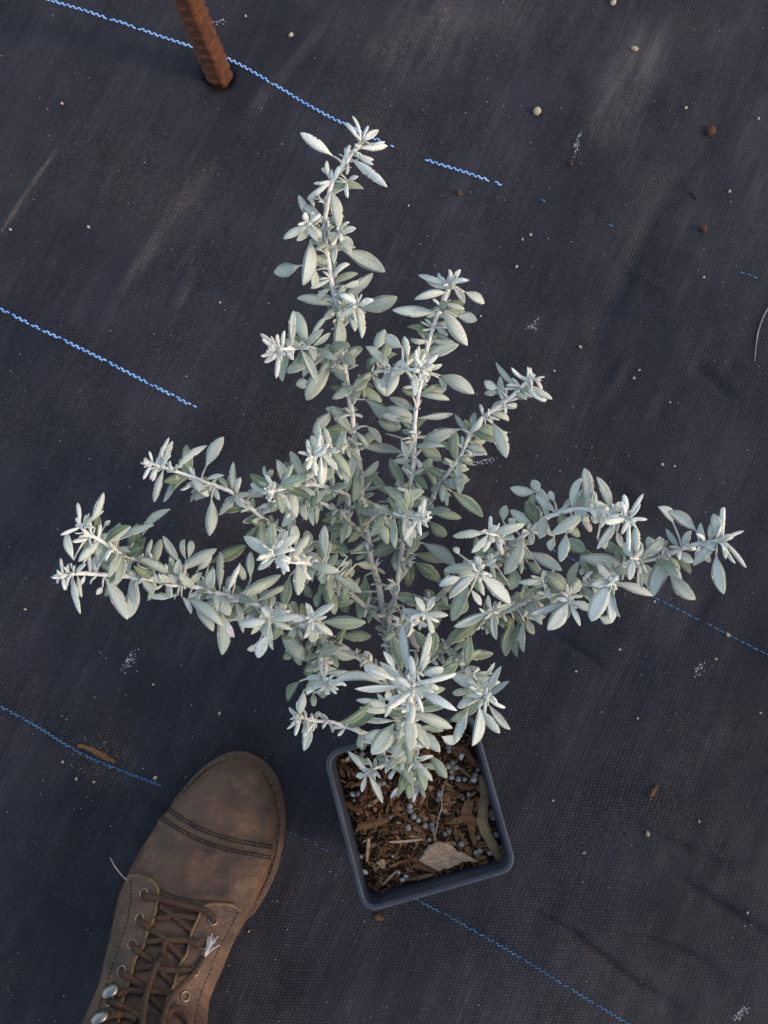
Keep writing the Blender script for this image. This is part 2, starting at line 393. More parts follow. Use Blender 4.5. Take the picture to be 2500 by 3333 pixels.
thread([(930, 2700), (1000, 2734), (1131, 2802)], [(0, 1)], .0005, M['bluedull'], 2, .3, .0042)
thread([(930, 2700), (1000, 2734), (1131, 2802), (1250, 2870), (1366, 2933), (1493, 3000), (1700, 3120), (2047, 3333), (2300, 3480)], [(.31, 1.05)], .0008, M['bluedull'], 2, .8, .0042)

# ------------------------------------------------------------------ lumps (pebbles, clods, beads)
import bmesh
def lump_mesh(name, mat, seed, sub=2, rough=.18, sc=(1, 1, 1)):
    bm = bmesh.new(); bmesh.ops.create_icosphere(bm, subdivisions=sub, radius=1)
    r = np.random.default_rng(seed); a = r.normal(size=(5, 3))
    for v in bm.verts:
        n = v.co.normalized(); k = 1+rough*sum(math.sin(2.2*(i*.6+1)*n.dot(Vector(a[i]))+i) for i in range(5))/3
        v.co = Vector((n.x*sc[0], n.y*sc[1], n.z*sc[2]))*k
    m = bpy.data.meshes.new(name); bm.to_mesh(m); bm.free(); m.materials.append(mat)
    m.polygons.foreach_set('use_smooth', [True]*len(m.polygons)); return m
def lump(name, me, loc, r, sx=1, sy=1, sz=1):
    o = link(bpy.data.objects.new(name, me)); o.location = loc; o.scale = (r*sx, r*sy, r*sz); o.rotation_euler = (0, 0, random.uniform(0, 6.28)); return o

# ------------------------------------------------------------------ rebar stake
RB = P(710, 236); RTOP = P(652, 0, 0); 
def rebar():
    # leaning direction found from the photo: where its axis leaves the frame
    h = .62; r = .0112
    ax_px = (596, -40)
    best = None
    for zz in np.linspace(.02, .5, 200):     # nearest point of the sight line to an upright axis
        q = P(*ax_px, zz); d = math.hypot(q.x-RB.x, q.y-RB.y)/zz
        if best is None or d < best[0]: best = (d, q)
    d = (best[1]-RB).normalized()
    base = RB-d*.06
    o = empty('rebar_stake', (RB.x, RB.y, 0)); tag(o, 'rusty ribbed steel rebar stake driven through the ground fabric', 'stake')
    N = Vector((0, -1, 0)); N = (N-d*N.dot(d)).normalized(); B = d.cross(N)
    rot = math.radians(18); N, B = N*math.cos(rot)+B*math.sin(rot), B*math.cos(rot)-N*math.sin(rot)
    seg = 44; step = .0009; n = int((h+.06)/step); v = []; f = []
    for i in range(n):
        s = i*step; c = base+d*s
        for k in range(seg):
            a = 2*math.pi*k/seg
            side = math.sin(a)                          # two rib rows separated by longitudinal ribs
            ph = (s/.0118+(.5 if side < 0 else 0)-.28*math.cos(a)) % 1.0
            rib = math.exp(-((ph-.5)/.13)**2)*abs(side)**.6
            lon = math.exp(-((abs(math.cos(a))-1)/.035)**2)
            rr = r*.94*(1+.26*rib+.24*lon)+.0003*float(vnoise(s*420+k*.3, k*1.1))
            v.append(c+(N*math.cos(a)+B*math.sin(a))*rr)
    for i in range(n-1):
        for k in range(seg): f.append((i*seg+k, i*seg+(k+1) % seg, (i+1)*seg+(k+1) % seg, (i+1)*seg+k))
    f.append(tuple((n-1)*seg+k for k in range(seg)))
    mesh_obj('bar', v, f, M['rust'], o)
    return o
rebar()

# ------------------------------------------------------------------ pot
RIM_Z = .092; SOIL_Z = .074
cs = [P(*V6(*q), RIM_Z) for q in ((112, 335), (1187, 55), (1525, 1157), (405, 1500))]
PC = sum(cs, Vector())/4
ang = math.atan2(*( (cs[1]-cs[0])+(cs[2]-cs[3]) ).yx)
side = 1.012*sum((cs[i]-cs[(i+1) % 4]).length for i in range(4))/4
print('POT side', side, 'center', PC, 'ang', math.degrees(ang))
def rsq(half, rad, z, n=7):
    out = []
    for qx, qy, a0 in ((1, 1, 0), (-1, 1, 90), (-1, -1, 180), (1, -1, 270)):
        for k in range(n):
            a = math.radians(a0+90*k/(n-1)); out.append((qx*(half-rad)+rad*math.cos(a), qy*(half-rad)+rad*math.sin(a), z))
    return out
def loop_loft(rings, close_end=True):
    v = []; f = []; n = len(rings[0])
    for r in rings: v += r
    for i in range(len(rings)-1):
        for k in range(n): f.append((i*n+k, i*n+(k+1) % n, (i+1)*n+(k+1) % n, (i+1)*n+k))
    if close_end: f.append(tuple((len(rings)-1)*n+k for k in range(n)))
    return v, f
H2 = side/2
pot = empty('square_pot', (PC.x, PC.y, 0)); pot.rotation_euler.z = 0
tag(pot, 'dark square plastic nursery pot holding the silver shrub', 'pot')
PM = Matrix.Translation((PC.x, PC.y, 0)) @ Matrix.Rotation(ang, 4, 'Z')
def inpot(v): return [PM @ Vector(p) for p in v]
z0 = .003
rim = [rsq(H2-.0012, .0105, RIM_Z-.012), rsq(H2, .0115, RIM_Z-.011), rsq(H2, .0115, RIM_Z-.0015), rsq(H2-.0006, .011, RIM_Z-.0004), rsq(H2-.0016, .0105, RIM_Z),
       rsq(H2-.0030, .009, RIM_Z-.0002), rsq(H2-.0037, .0085, RIM_Z-.0008), rsq(H2-.0039, .008, RIM_Z-.002), rsq(H2-.0041, .008, RIM_Z-.010), rsq(H2-.0046, .0075, RIM_Z-.0105), rsq(H2-.0048, .007, RIM_Z-.012)]
v, f = loop_loft(rim, False); mesh_obj('rim', inpot(v), f, M['pot'], pot)
body = [rsq(H2-.0047, .007, RIM_Z-.0118), rsq(H2-.0125, .010, .012), rsq(H2-.014, .010, z0), rsq(.02, .01, z0), ]
v, f = loop_loft(body[:3]); mesh_obj('inner_wall', inpot(v), f, M['pot'], pot)
outer = [rsq(H2-.0030, .0095, RIM_Z-.0119), rsq(H2-.0033, .0095, RIM_Z-.013), rsq(H2-.0105, .011, .012), rsq(H2-.0125, .011, .001)]
v, f = loop_loft(outer); mesh_obj('wall', inpot(v), f, M['pot'], pot)
# soil
ns = 70; hs = H2-.0058; v = []; f = []
def soil_h(x, y):
    return SOIL_Z+.0050*float(vnoise(x*55+9, y*55+4))+.0028*float(vnoise(x*170, y*170))+.0016*float(vnoise(x*480, y*480))-.004*max(0, (max(abs(x), abs(y))/hs-.82)/.18)
for j in range(ns):
    for i in range(ns):
        x = (i/(ns-1)*2-1)*hs; y = (j/(ns-1)*2-1)*hs; v.append((x, y, soil_h(x, y)))
for j in range(ns-1):
    for i in range(ns-1): f.append((j*ns+i, j*ns+i+1, j*ns+i+1+ns, j*ns+i+ns))
soil = mesh_obj('potting_soil', inpot(v), f, M['soil']); tag(soil, 'dark brown bark-based potting soil filling the square pot', 'soil', kind='stuff')
PMi = PM.inverted()
def on_soil(vx, vy, up=0.0):
    """point on the soil surface seen at a pot-view pixel"""
    q = P(*V6(vx, vy), SOIL_Z); l = PMi @ q
    q = P(*V6(vx, vy), soil_h(l.x, l.y)+up); return q
lit = MB()
for i in range(1900):
    x = random.uniform(-hs, hs); y = random.uniform(-hs, hs); z = soil_h(x, y)
    a = random.uniform(0, 6.28); L = random.choice((.0012, .002, .003, .005, .008))*random.uniform(.6, 1.2); w = random.uniform(.0003, .0007)
    if L < .0025: w *= 1.7
    d = Vector((math.cos(a), math.sin(a), random.uniform(-.35, .35))); c = Vector((x, y, z+w*.9))
    g = random.random()
    colr = [(.20, .10, .045), (.11, .048, .022), (.04, .018, .010), (.27, .165, .085), (.075, .034, .017)][min(4, int(g*g*6)) if g < .9 else 2]
    k = random.uniform(.3, .95)
    q = [PM @ (c+d*L*t+Vector((0, 0, .0006*math.sin(3*t)))) for t in (-.5, 0, .5)]
    vv, ff = tube(q, [w*.4, w, w*.5], 5, .6); lit.add(vv, ff, c=(colr[0]*k, colr[1]*k, colr[2]*k, 1))
for i in range(260):                     # broader shreds of bark
    x = random.uniform(-hs, hs)*.95; y = random.uniform(-hs, hs)*.95; a = random.uniform(0, 6.28); L = random.uniform(.005, .011); w = random.uniform(.0008, .0021)
    d = Vector((math.cos(a), math.sin(a), random.uniform(-.2, .2))); c = Vector((x, y, soil_h(x, y)+.0004)); colr = random.choice([(.15, .068, .034), (.20, .105, .055), (.085, .036, .02), (.12, .05, .03), (.24, .145, .085)])
    q = [PM @ (c+d*L*t_) for t_ in (-.5, -.2, .15, .5)]; vv, ff = tube(q, [w*.5, w, w*.9, w*.35], 5, .4); lit.add(vv, ff, c=(*colr, 1))
o = lit.build('bark_fines', M['litter'], soil, False, True); tag(o, kind='stuff')

def chip_poly(name, poly, th, mat, label, lift=.001, tilt=0.0, cat='bark chip', group=None):
    """irregular flat chip traced on the soil, given thickness and a rough top"""
    jp = []
    for a_, b_ in zip(poly, poly[1:]+poly[:1]):
        for t_ in (0, .34, .67): jp.append((a_[0]+(b_[0]-a_[0])*t_+random.uniform(-7, 7), a_[1]+(b_[1]-a_[1])*t_+random.uniform(-7, 7)))
    poly = jp
    pts = [on_soil(*q) for q in poly]; zc = sum(p.z for p in pts)/len(pts)+lift
    pts = [P(*V6(*q), zc) for q in poly]; c = sum(pts, Vector())/len(pts)
    n = len(pts); v = []; f = []
    def ring(k, z, jit):
        return [Vector((c.x+(p.x-c.x)*k+random.uniform(-jit, jit), c.y+(p.y-c.y)*k+random.uniform(-jit, jit), zc+z+tilt*(p.y-c.y)*k+random.uniform(-jit, jit))) for p in pts]
    rings = [ring(.94, -th, 0), ring(1, -th*.5, .0002), ring(1, th*.4, .0003), ring(.93, th*.75, .0003), ring(.6, th*.85, .0007), ring(.28, th*.8, .0006)]
    for r in rings: v += r
    for i in range(len(rings)-1):
        for k in range(n): f.append((i*n+k, i*n+(k+1) % n, (i+1)*n+(k+1) % n, (i+1)*n+k))
    f.append(tuple(5*n+k for k in range(n))); f.append(tuple(range(n-1, -1, -1)))
    if sum((pts[i].x*pts[(i+1) % n].y-pts[(i+1) % n].x*pts[i].y) for i in range(n)) < 0: f = [q[::-1] for q in f]
    o = mesh_obj(name, v, f, mat, None, False); tag(o, label, cat, group); return o
def chip_strip(name, line, w, th, mat, label, lift=.0012, cat='bark chip', group=None):
    pts = catmull([on_soil(*q, lift) for q in line], 4); n = len(pts)
    m = .61/2694/2.212
    rad = [w*m*.5*(.45+.55*math.sin(math.pi*(.08+.84*i/(n-1)))**.6)*random.uniform(.85, 1.1) for i in range(n)]
    v, f = tube([Vector(p)+Vector((0, 0, random.uniform(-.0002, .0003))) for p in pts], rad, 6, th)
    o = mesh_obj(name, v, f, mat, None, False); tag(o, label, cat, group); return o
chip_poly('wood_chip', [(872, 1000), (940, 970), (1000, 975), (1060, 1015), (1110, 1045), (1180, 1080), (1232, 1112), (1160, 1108), (1110, 1115), (1060, 1140), (1000, 1162), (930, 1182), (870, 1150), (805, 1107), (835, 1060)], .0034, M['barkpale'], 'largest pale pinkish wood chip near the front rim of the pot', .002, .03, 'wood chip')
chip_strip('bark_strip', [(1262, 490), (1275, 620), (1268, 740), (1262, 830), (1300, 930), (1350, 1020), (1395, 1105)], 78, .3, M['barkgreen'], 'long olive-brown strip of bark along the right pot wall', .004, 'bark strip')
chip_poly('split_bark_chip', [(985, 842), (1060, 800), (1105, 780), (1120, 700), (1165, 655), (1190, 680), (1185, 760), (1215, 800), (1232, 870), (1200, 850), (1215, 960), (1205, 1000), (1175, 930), (1150, 850), (1110, 815), (1050, 840)], .0018, M['bark'], 'ragged splintered brown bark chip with frayed points', .003)
chip_poly('bark_chip', [(975, 632), (1010, 608), (1060, 628), (1122, 630), (1112, 655), (1050, 664), (990, 660)], .002, M['bark'], 'orange-brown bark chip behind the splintered chip', .002)
chip_strip('bark_strip', [(1108, 285), (1150, 330), (1190, 385), (1240, 440)], 50, .45, M['barkred'], 'reddish bark strip slanting at the right rear of the pot', .003, 'bark strip')
chip_poly('bark_chip', [(1120, 390), (1150, 350), (1195, 365), (1225, 420), (1180, 430)], .002, M['barkred'], 'dark red bark chip beneath the slanting reddish strip', .001)
chip_poly('bark_chip', [(535, 455), (580, 450), (625, 470), (618, 525), (560, 520)], .002, M['barkred'], 'squarish red-brown bark chip behind the pale low shoot', .001)
chip_poly('bark_chip', [(1055, 560), (1110, 545), (1180, 560), (1215, 575), (1170, 605), (1110, 590)], .002, M['barkred'], 'dark red bark chip between the rows of beads', .001)
chip_poly('bark_chip', [(1205, 1180), (1235, 1125), (1300, 1090), (1312, 1110), (1270, 1170), (1230, 1205)], .002, M['bark'], 'dull brown bark chip by the front right pot corner', .001)
chip_poly('bark_chip', [(500, 1120), (540, 1090), (575, 1130), (560, 1165), (525, 1155)], .002, M['barkpale'], 'small pale chip on the left of the soil', .001)
chip_poly('bark_chip', [(468, 1320), (490, 1260), (530, 1235), (528, 1280), (500, 1330)], .002, M['barkred'], 'reddish curl of bark in the front left pot corner', .001)
chip_poly('bark_chip', [(1010, 690), (1075, 680), (1070, 700), (970, 705)], .001, M['barkgreen'], 'thin yellow-green sliver in the middle of the soil', .001)
SLIVER = ['short orange sliver at the rear right, left of the reddish strip', 'short orange sliver crossing the rear right of the soil', 'orange bark strip near the middle of the left pot wall', "broad tan bark strip left of the soil's centre", 'brown sliver in the rear left part of the soil', 'orange sliver just left of the low pale shoot', 'upright pale sliver near the left pot wall', "long thin pale sliver lying level across the soil's centre", 'slanting orange sliver left of the grey beads', 'very thin sliver beside the base of the shrub', 'orange sliver tucked under the largest pale chip', 'olive strip along the front of the soil', 'thin pale sliver slanting in the front left of the soil', 'thin sliver in the front left pot corner', 'short level sliver below the splintered chip', 'tiny upright sliver in front of the largest chip', "olive sliver right of the shrub's base", 'brown lump of bark above the long olive strip', 'upright brown sliver right of the largest chip', 'dark upright sliver left of the splintered chip', 'thin brown sliver against the left pot wall', 'thin brown sliver below the low pale shoot', 'tiny sliver above the long level pale one', 'short olive sliver between beads at the rear right', 'reddish sliver in the left front of the soil', 'reddish curled bit above the broad tan strip', "reddish bit below the low pale shoot's tip", 'slanting brown sliver right of the broad tan strip']
for si_, (ln, w, mk) in enumerate([([(1030, 272), (1060, 310), (1090, 362)], 26, 'bark'), ([(1045, 292), (1100, 285), (1165, 268)], 26, 'bark'), ([(250, 675), (310, 715), (400, 760)], 45, 'bark'), ([(362, 862), (460, 850), (578, 812)], 58, 'bark'),
                  ([(225, 420), (280, 440), (335, 485)], 40, 'bark'), ([(270, 572), (330, 560), (392, 562)], 30, 'bark'), ([(443, 945), (436, 1030), (430, 1115)], 28, 'barkpale'), ([(590, 975), (700, 970), (832, 955)], 18, 'barkpale'),
                  ([(612, 745), (700, 800), (815, 875)], 30, 'bark'), ([(680, 690), (705, 750), (720, 800)], 14, 'bark'), ([(760, 1140), (840, 1160), (930, 1185)], 38, 'bark'), ([(690, 1245), (800, 1230), (908, 1208)], 36, 'barkgreen'),
                  ([(540, 1285), (590, 1235), (650, 1180)], 20, 'barkpale'), ([(480, 1362), (540, 1330), (610, 1290)], 18, 'bark'), ([(1210, 1000), (1250, 1005), (1300, 1000)], 20, 'bark'), ([(1105, 1180), (1115, 1140), (1120, 1120)], 20, 'bark'),
                  ([(985, 540), (1010, 560), (1050, 585)], 24, 'barkgreen'), ([(1220, 660), (1232, 690), (1215, 740)], 40, 'bark'), ([(1140, 1010), (1165, 1040), (1170, 1090)], 45, 'bark'), ([(1060, 880), (1075, 920), (1080, 960)], 40, 'bark'),
                  ([(215, 560), (230, 640), (250, 700)], 18, 'bark'), ([(590, 690), (575, 740), (570, 790)], 18, 'bark'), ([(800, 860), (805, 900), (800, 935)], 14, 'bark'), ([(1110, 450), (1140, 480), (1175, 505)], 24, 'barkgreen'),
                  ([(520, 1050), (560, 1070), (600, 1060)], 30, 'barkred'), ([(430, 800), (460, 820), (470, 790)], 45, 'barkred'), ([(380, 680), (400, 650), (430, 640)], 40, 'barkred'), ([(640, 930), (600, 900), (540, 880)], 22, 'bark')]):
    chip_strip('bark_sliver', ln, w, .5, M[mk], SLIVER[si_], .0014, 'bark sliver', 'bark slivers on the potting soil')
chip_strip('dry_root', [(985, 560), (965, 650), (970, 720), (945, 800), (925, 920)], 9, 1, M['dry'], 'thin dry pale rootlet curving across the middle of the soil', .003, 'rootlet')
bead_me = [lump_mesh('bead', M['bead'], s, 2, .05) for s in range(3)]
perl_me = [lump_mesh('perlite', M['perlite'], s+9, 2, .25) for s in range(3)]
for i, (bx, by) in enumerate([(1018, 288), (1020, 318), (1047, 402), (1073, 437), (1036, 468), (1040, 508), (1088, 522), (1134, 522), (1225, 452), (1212, 487), (1245, 520), (1163, 632), (1122, 660), (942, 665), (958, 630), (740, 715), (740, 748), (725, 870), (768, 790), (800, 818), (848, 855), (898, 848), (905, 880), (992, 915), (1022, 895), (880, 960), (515, 560), (548, 550), (362, 628), (1300, 690), (1290, 760), (1330, 765), (1338, 800), (1360, 922), (1390, 1010), (1412, 1046), (1315, 1050), (1245, 1038), (1215, 1050), (1228, 938), (1110, 990), (395, 340), (738, 400), (595, 795), (1012, 430)]):
    o = lump('fertilizer_bead', bead_me[i % 3], on_soil(bx, by, .0011), .0024*random.uniform(.68, 1.08), 1, random.uniform(.9, 1.15))
    tag(o, 'round grey slow-release fertilizer bead on the potting soil', 'fertilizer bead', 'fertilizer beads scattered over the potting soil')
for i, (bx, by, s) in enumerate([(1110, 355, 2.6), (1200, 525, 2.5), (330, 630, 2.2), (338, 676, 1.4), (1178, 885, 1.7), (615, 1078, 1.2), (660, 1195, 1.3), (685, 1245, 1.9), (712, 1220, 1.7), (388, 1078, 1.8), (290, 375, 1.6), (345, 1150, 1.2), (1368, 1130, 1.8), (415, 1190, 2.0)]):
    o = lump('perlite_grain', perl_me[i % 3], on_soil(bx, by, s*.0007), s*.001, .8, random.uniform(.9, 1.3))
    tag(o, 'white crumb of perlite on the potting soil', 'perlite', 'perlite crumbs on the potting soil')

# ------------------------------------------------------------------ the silver shrub
def S(view, *pts): return [view(*p) for p in pts]
# stems traced from base to tip: name, photo points, height at base, height at tip, radius base, tip, node tufts
STEM = {}
def stem(key, pts, z0, z1, r0, r1, ease=1.0):
    d = [0]
    for a, b in zip(pts[:-1], pts[1:]): d.append(d[-1]+math.hypot(b[0]-a[0], b[1]-a[1]))
    z = [z0+(z1-z0)*(q/d[-1])**ease for q in d]
    pp = np.array(catmull([(x, y, zz) for (x, y), zz in zip(pts, z)], 6))
    STEM[key] = dict(px=pp, w=[P(x, y, zz) for x, y, zz in pp], r0=r0, r1=r1)
def zat(key, x, y):
    s = STEM[key]['px']; i = np.argmin((s[:, 0]-x)**2+(s[:, 1]-y)**2); return s[i, 2], i/(len(s)-1)
BASE = V6(790, 560)
def join(key, x, y): return float(zat(key, x, y)[0])
stem('A', [BASE, V6(700, 420)]+S(V3, (752, 1680), (735, 1560), (690, 1250), (640, 1090), (615, 900), (585, 700), (560, 450), (525, 250), (505, 60))+S(V1, (520, 1400), (500, 1180), (470, 1060), (445, 900), (425, 760), (435, 640), (470, 480), (560, 350), (625, 270)), .078, .27, .0024, .0012)
stem('B', [BASE, V6(760, 400)]+S(V3, (765, 1560), (790, 1400), (815, 1240), (850, 1000), (880, 800), (900, 600), (922, 480), (932, 330), (940, 80))+S(V1, (965, 1480), (975, 1400), (1000, 1310), (1040, 1190), (1075, 1110), (1110, 1030)), .078, .245, .0019, .0011)
stem('C', S(V3, (820, 1230), (880, 1050), (960, 850), (1040, 690), (1100, 570), (1170, 480), (1250, 360), (1310, 230), (1400, 120))+S(V1, (1440, 1640), (1500, 1580), (1560, 1545)), join('B', *V3(820, 1230)), .225, .0017, .0011)
stem('D', S(V1, (520, 1500), (480, 1450), (430, 1410), (340, 1380), (250, 1385), (140, 1395)), join('A', *V1(520, 1500)), .255, .0013, .001)
stem('E', S(V1, (560, 1640), (600, 1590), (650, 1535), (740, 1500), (850, 1495), (960, 1500)), join('A', *V1(560, 1640)), .265, .0013, .001)
stem('F', S(V3, (528, 280), (460, 320), (400, 350), (330, 360), (230, 385)), join('A', *V3(528, 280)), .265, .0013, .0011)
stem('G', S(V3, (705, 1490), (690, 1480), (520, 1330), (420, 1240), (200, 1080), (145, 988))+S(V2, (1500, 840), (1400, 770), (1300, 690), (1180, 590), (1050, 540), (920, 490), (800, 450), (650, 395)), join('A', *V3(700, 1490)), .215, .0018, .0011)
stem('H', S(V3, (580, 720), (560, 700), (480, 650), (370, 600), (230, 575), (100, 585), (10, 610))+[V2(1400, 590)], join('A', *V3(580, 720)), .235, .0014, .0011)
stem('H2', S(V3, (608, 940), (500, 830), (430, 760), (330, 710), (220, 685), (100, 680), (0, 690)), join('A', *V3(608, 940)), .2, .0013, .001)
stem('I', S(V3, (600, 850), (640, 800), (700, 765), (780, 770), (880, 790), (985, 805)), join('A', *V3(600, 850)), .245, .0012, .001)
stem('J', S(V3, (520, 1330), (420, 1230), (330, 1160), (220, 1110), (100, 1095), (0, 1060))+[V2(1430, 965)], join('G', *V3(520, 1330)), .26, .0014, .0012)
stem('L', [BASE, V5(700, 560)]+S(V5, (640, 450), (570, 395), (520, 370), (400, 290), (270, 240), (140, 160))+S(V2, (1600, 1430), (1450, 1350), (1320, 1300), (1200, 1260), (1080, 1230), (950, 1195), (850, 1170), (700, 1150), (560, 1130), (450, 1120), (300, 1110), (200, 1105), (85, 1130)), .078, .225, .0021, .0012)
stem('K', S(V2, (850, 1170), (740, 1090), (640, 1050), (560, 1010), (480, 980), (400, 930), (330, 890), (260, 850), (210, 785)), join('L', *V2(850, 1170)), .235, .0014, .0011)
stem('L2', S(V5, (400, 290), (250, 215), (120, 130), (0, 80))+S(V2, (1340, 1370), (1180, 1290)), join('L', *V5(400, 290)), .155, .0014, .001)
stem('Y', S(V5, (140, 160), (60, 120), (0, 70))+S(V2, (1425, 1400),), join('L', *V5(140, 160)), .21, .001, .0008)
stem('X', S(V5, (270, 240), (245, 190), (220, 125)), join('L', *V5(270, 240)), .215, .001, .0008)
stem('M', S(V5, (400, 290), (350, 285), (300, 310), (272, 400), (290, 470), (322, 550)), join('L', *V5(400, 290)), .19, .0012, .001)
stem('N', [BASE]+S(V5, (660, 980), (600, 870), (530, 840), (440, 810), (350, 780), (230, 770), (125, 745)), .08, .155, .0014, .001)
stem('O', [BASE]+S(V5, (810, 1050), (820, 850), (840, 700), (870, 540)), .078, .295, .0022, .0013)
stem('R', [BASE, V5(820, 560)]+S(V5, (880, 450), (1000, 370), (1090, 290), (1180, 230), (1300, 150), (1433, 86))+S(V4, (420, 840), (500, 800), (600, 770), (700, 745), (780, 720), (870, 680), (960, 640), (1050, 600), (1160, 580), (1240, 550), (1310, 525), (1400, 500), (1505, 488)), .078, .23, .002, .0012)
stem('P', S(V5, (1000, 370), (1090, 325), (1170, 390), (1230, 470), (1290, 560), (1335, 625)), join('R', *V5(1000, 370)), .21, .0014, .0011)
stem('Q', S(V5, (715, 235),)+S(V3, (800, 1555), (960, 1480), (1060, 1370), (1116, 1309))+S(V4, (150, 680), (250, 620), (330, 570), (400, 520), (460, 480), (520, 430), (600, 370), (680, 345), (760, 325), (860, 335), (930, 350), (1025, 378)), .115, .26, .0018, .0012)
stem('U', S(V3, (780, 1590), (850, 1530), (930, 1480), (1000, 1442)), .12, .215, .0011, .0009)
stem('T', [BASE]+S(V6, (730, 420), (680, 365), (600, 395), (500, 440), (425, 485)), .08, .125, .0012, .0009)
stem('Sa', S(V4, (330, 570), (280, 610), (245, 655)), join('Q', *V4(330, 570)), .235, .001, .0008)
stem('Sb', S(V4, (400, 520), (350, 470), (292, 448)), join('Q', *V4(400, 520)), .235, .001, .0008)
stem('Ra', S(V4, (370, 860), (335, 860), (310, 850)), join('R', *V4(370, 860)), .175, .001, .0008)
stem('Rb', S(V4, (700, 745), (712, 770), (715, 802)), join('R', *V4(700, 745)), .215, .001, .0008)
stem('Rc', S(V4, (960, 640), (945, 670), (930, 705)), join('R', *V4(960, 640)), .225, .001, .0008)
stem('Rd', S(V4, (600, 770), (590, 730), (575, 690)), join('R', *V4(600, 770)), .2, .001, .0008)
stem('Re', S(V4, (1090, 592), (1065, 585), (1045, 580)), join('R', *V4(1090, 592)), .232, .001, .0008)
stem('Aa', S(V1, (425, 760), (380, 740), (330, 700)), join('A', *V1(425, 760)), .26, .001, .0008)
stem('Ab', S(V1, (440, 850), (480, 800), (515, 750)), join('A', *V1(440, 850)), .255, .001, .0008)
stem('Ac', S(V1, (490, 1160), (550, 1160), (615, 1145)), join('A', *V1(490, 1160)), .255, .001, .0008)
stem('W', [BASE]+S(V6, (800, 460), (770, 370)), .08, .145, .0012, .0009)

LEAF = {}
def leaves(key, view, txt):
    L = LEAF.setdefault(key, [])
    for q in txt.replace('\n', ' ').split(';'):
        q = q.split()
        if not q: continue
        a = [float(k) for k in q[:5]]; fl = q[5] if len(q) > 5 else ''
        L.append((*view(a[0], a[1]), *view(a[2], a[3]), a[4]/view.k, fl))
leaves('A', V1, '''470 345 295 220 58 y; 610 390 762 510 52 y; 640 325 765 290 45 y; 500 385 575 315 40 y; 490 530 500 740 66; 345 700 285 558 46;
350 800 310 1042 82; 290 937 153 975 75; 380 960 365 1060 55; 520 850 752 970 86; 450 660 460 750 40; 490 830 475 930 35; 440 480 335 582 32 y;
480 440 408 410 30 y; 440 500 368 492 22 y; 455 495 420 420 50 t; 545 490 550 570 25 y; 550 480 608 455 28 y; 590 250 538 168 27 y; 605 240 577 128 24 y; 640 255 660 180 22 y; 660 240 718 205 42 y; 680 285 752 268 18 y; 600 350 690 365 26 y;
545 1140 393 1075 60; 455 1160 278 1112 56; 480 1150 420 1230 45; 545 1115 687 978 60; 610 1170 818 1108 86; 560 1040 605 1105 40; 520 1050 622 1018 40;
505 1200 485 1440 76; 430 1060 385 1135 40; 505 1420 587 1477 62; 462 1480 328 1662 92; 465 1475 537 1562 56; 545 1450 627 1378 60 g; 440 1440 388 1450 40; 340 575 370 620 26''')
leaves('Aa', V1, '345 700 405 660 26 y; 325 740 203 792 46; 320 755 275 802 42; 330 720 385 800 45; 320 700 280 715 20 y; 325 690 320 655 18 y; 340 740 410 790 40')
leaves('Ab', V1, '530 775 595 735 40; 510 790 568 872 50; 500 760 440 780 26; 520 790 580 820 40')
leaves('Ac', V1, '600 1150 500 1217 46; 605 1185 627 1328 50; 560 1200 590 1292 50; 620 1135 692 1125 36 y; 600 1140 545 1130 30')
leaves('D', V1, '255 1370 258 1180 42; 335 1360 262 1185 72; 300 1420 387 1572 52; 180 1420 165 1542 30 y; 220 1405 258 1445 45 y; 345 1480 222 1512 60; 185 1385 170 1305 26 y; 160 1388 136 1318 20 y; 240 1375 165 1378 30 y; 150 1395 108 1425 16 y; 350 1575 272 1580 60; 370 1345 456 1300 35; 350 1320 432 1212 30; 340 1370 370 1450 50')
leaves('E', V1, '690 1400 752 1282 62; 757 1477 648 1373 56; 875 1440 855 1318 46; 845 1380 752 1310 70; 925 1470 937 1368 30 y; 895 1480 830 1455 32 y; 930 1500 1000 1498 26 y; 840 1550 763 1642 50; 690 1540 762 1642 50; 680 1570 588 1612 46; 592 1570 468 1655 60; 910 1535 912 1640 42; 930 1520 980 1565 26 y; 700 1420 680 1480 55 g; 860 1500 800 1530 30; 940 1490 990 1530 18 y')
leaves('B', V1, '1060 1075 912 1118 46; 1060 1025 933 988 32; 1060 1050 973 1015 40; 1110 1045 1105 962 24 y; 1125 1010 1160 957 30 y; 1135 1045 1205 1015 22 y; 1150 1050 1182 1138 42; 1180 1078 1288 1142 56; 988 1165 793 1177 62; 1100 1190 1197 1367 76; 1140 1210 1247 1232 60; 1090 1150 1182 1172 36; 1045 1250 1092 1312 36; 980 1340 888 1332 32; 1000 1340 1132 1357 42; 1000 1405 1062 1382 40; 990 1390 985 1562 62; 1050 1530 1234 1627 86; 1040 1540 1080 1602 40; 970 1640 1100 1662 42; 1010 1180 975 1215 30; 960 1410 900 1480 50; 1010 1500 1060 1470 35')
leaves('C', V1, '1455 1580 1350 1458 38; 1530 1560 1436 1487 26 y; 1362 1600 1288 1560 50; 1372 1622 1288 1627 36; 1540 1610 1655 1657 42; 1570 1570 1602 1602 22 y; 1555 1550 1545 1510 18 y; 1560 1550 1595 1560 18 y; 1500 1560 1490 1530 30 y')
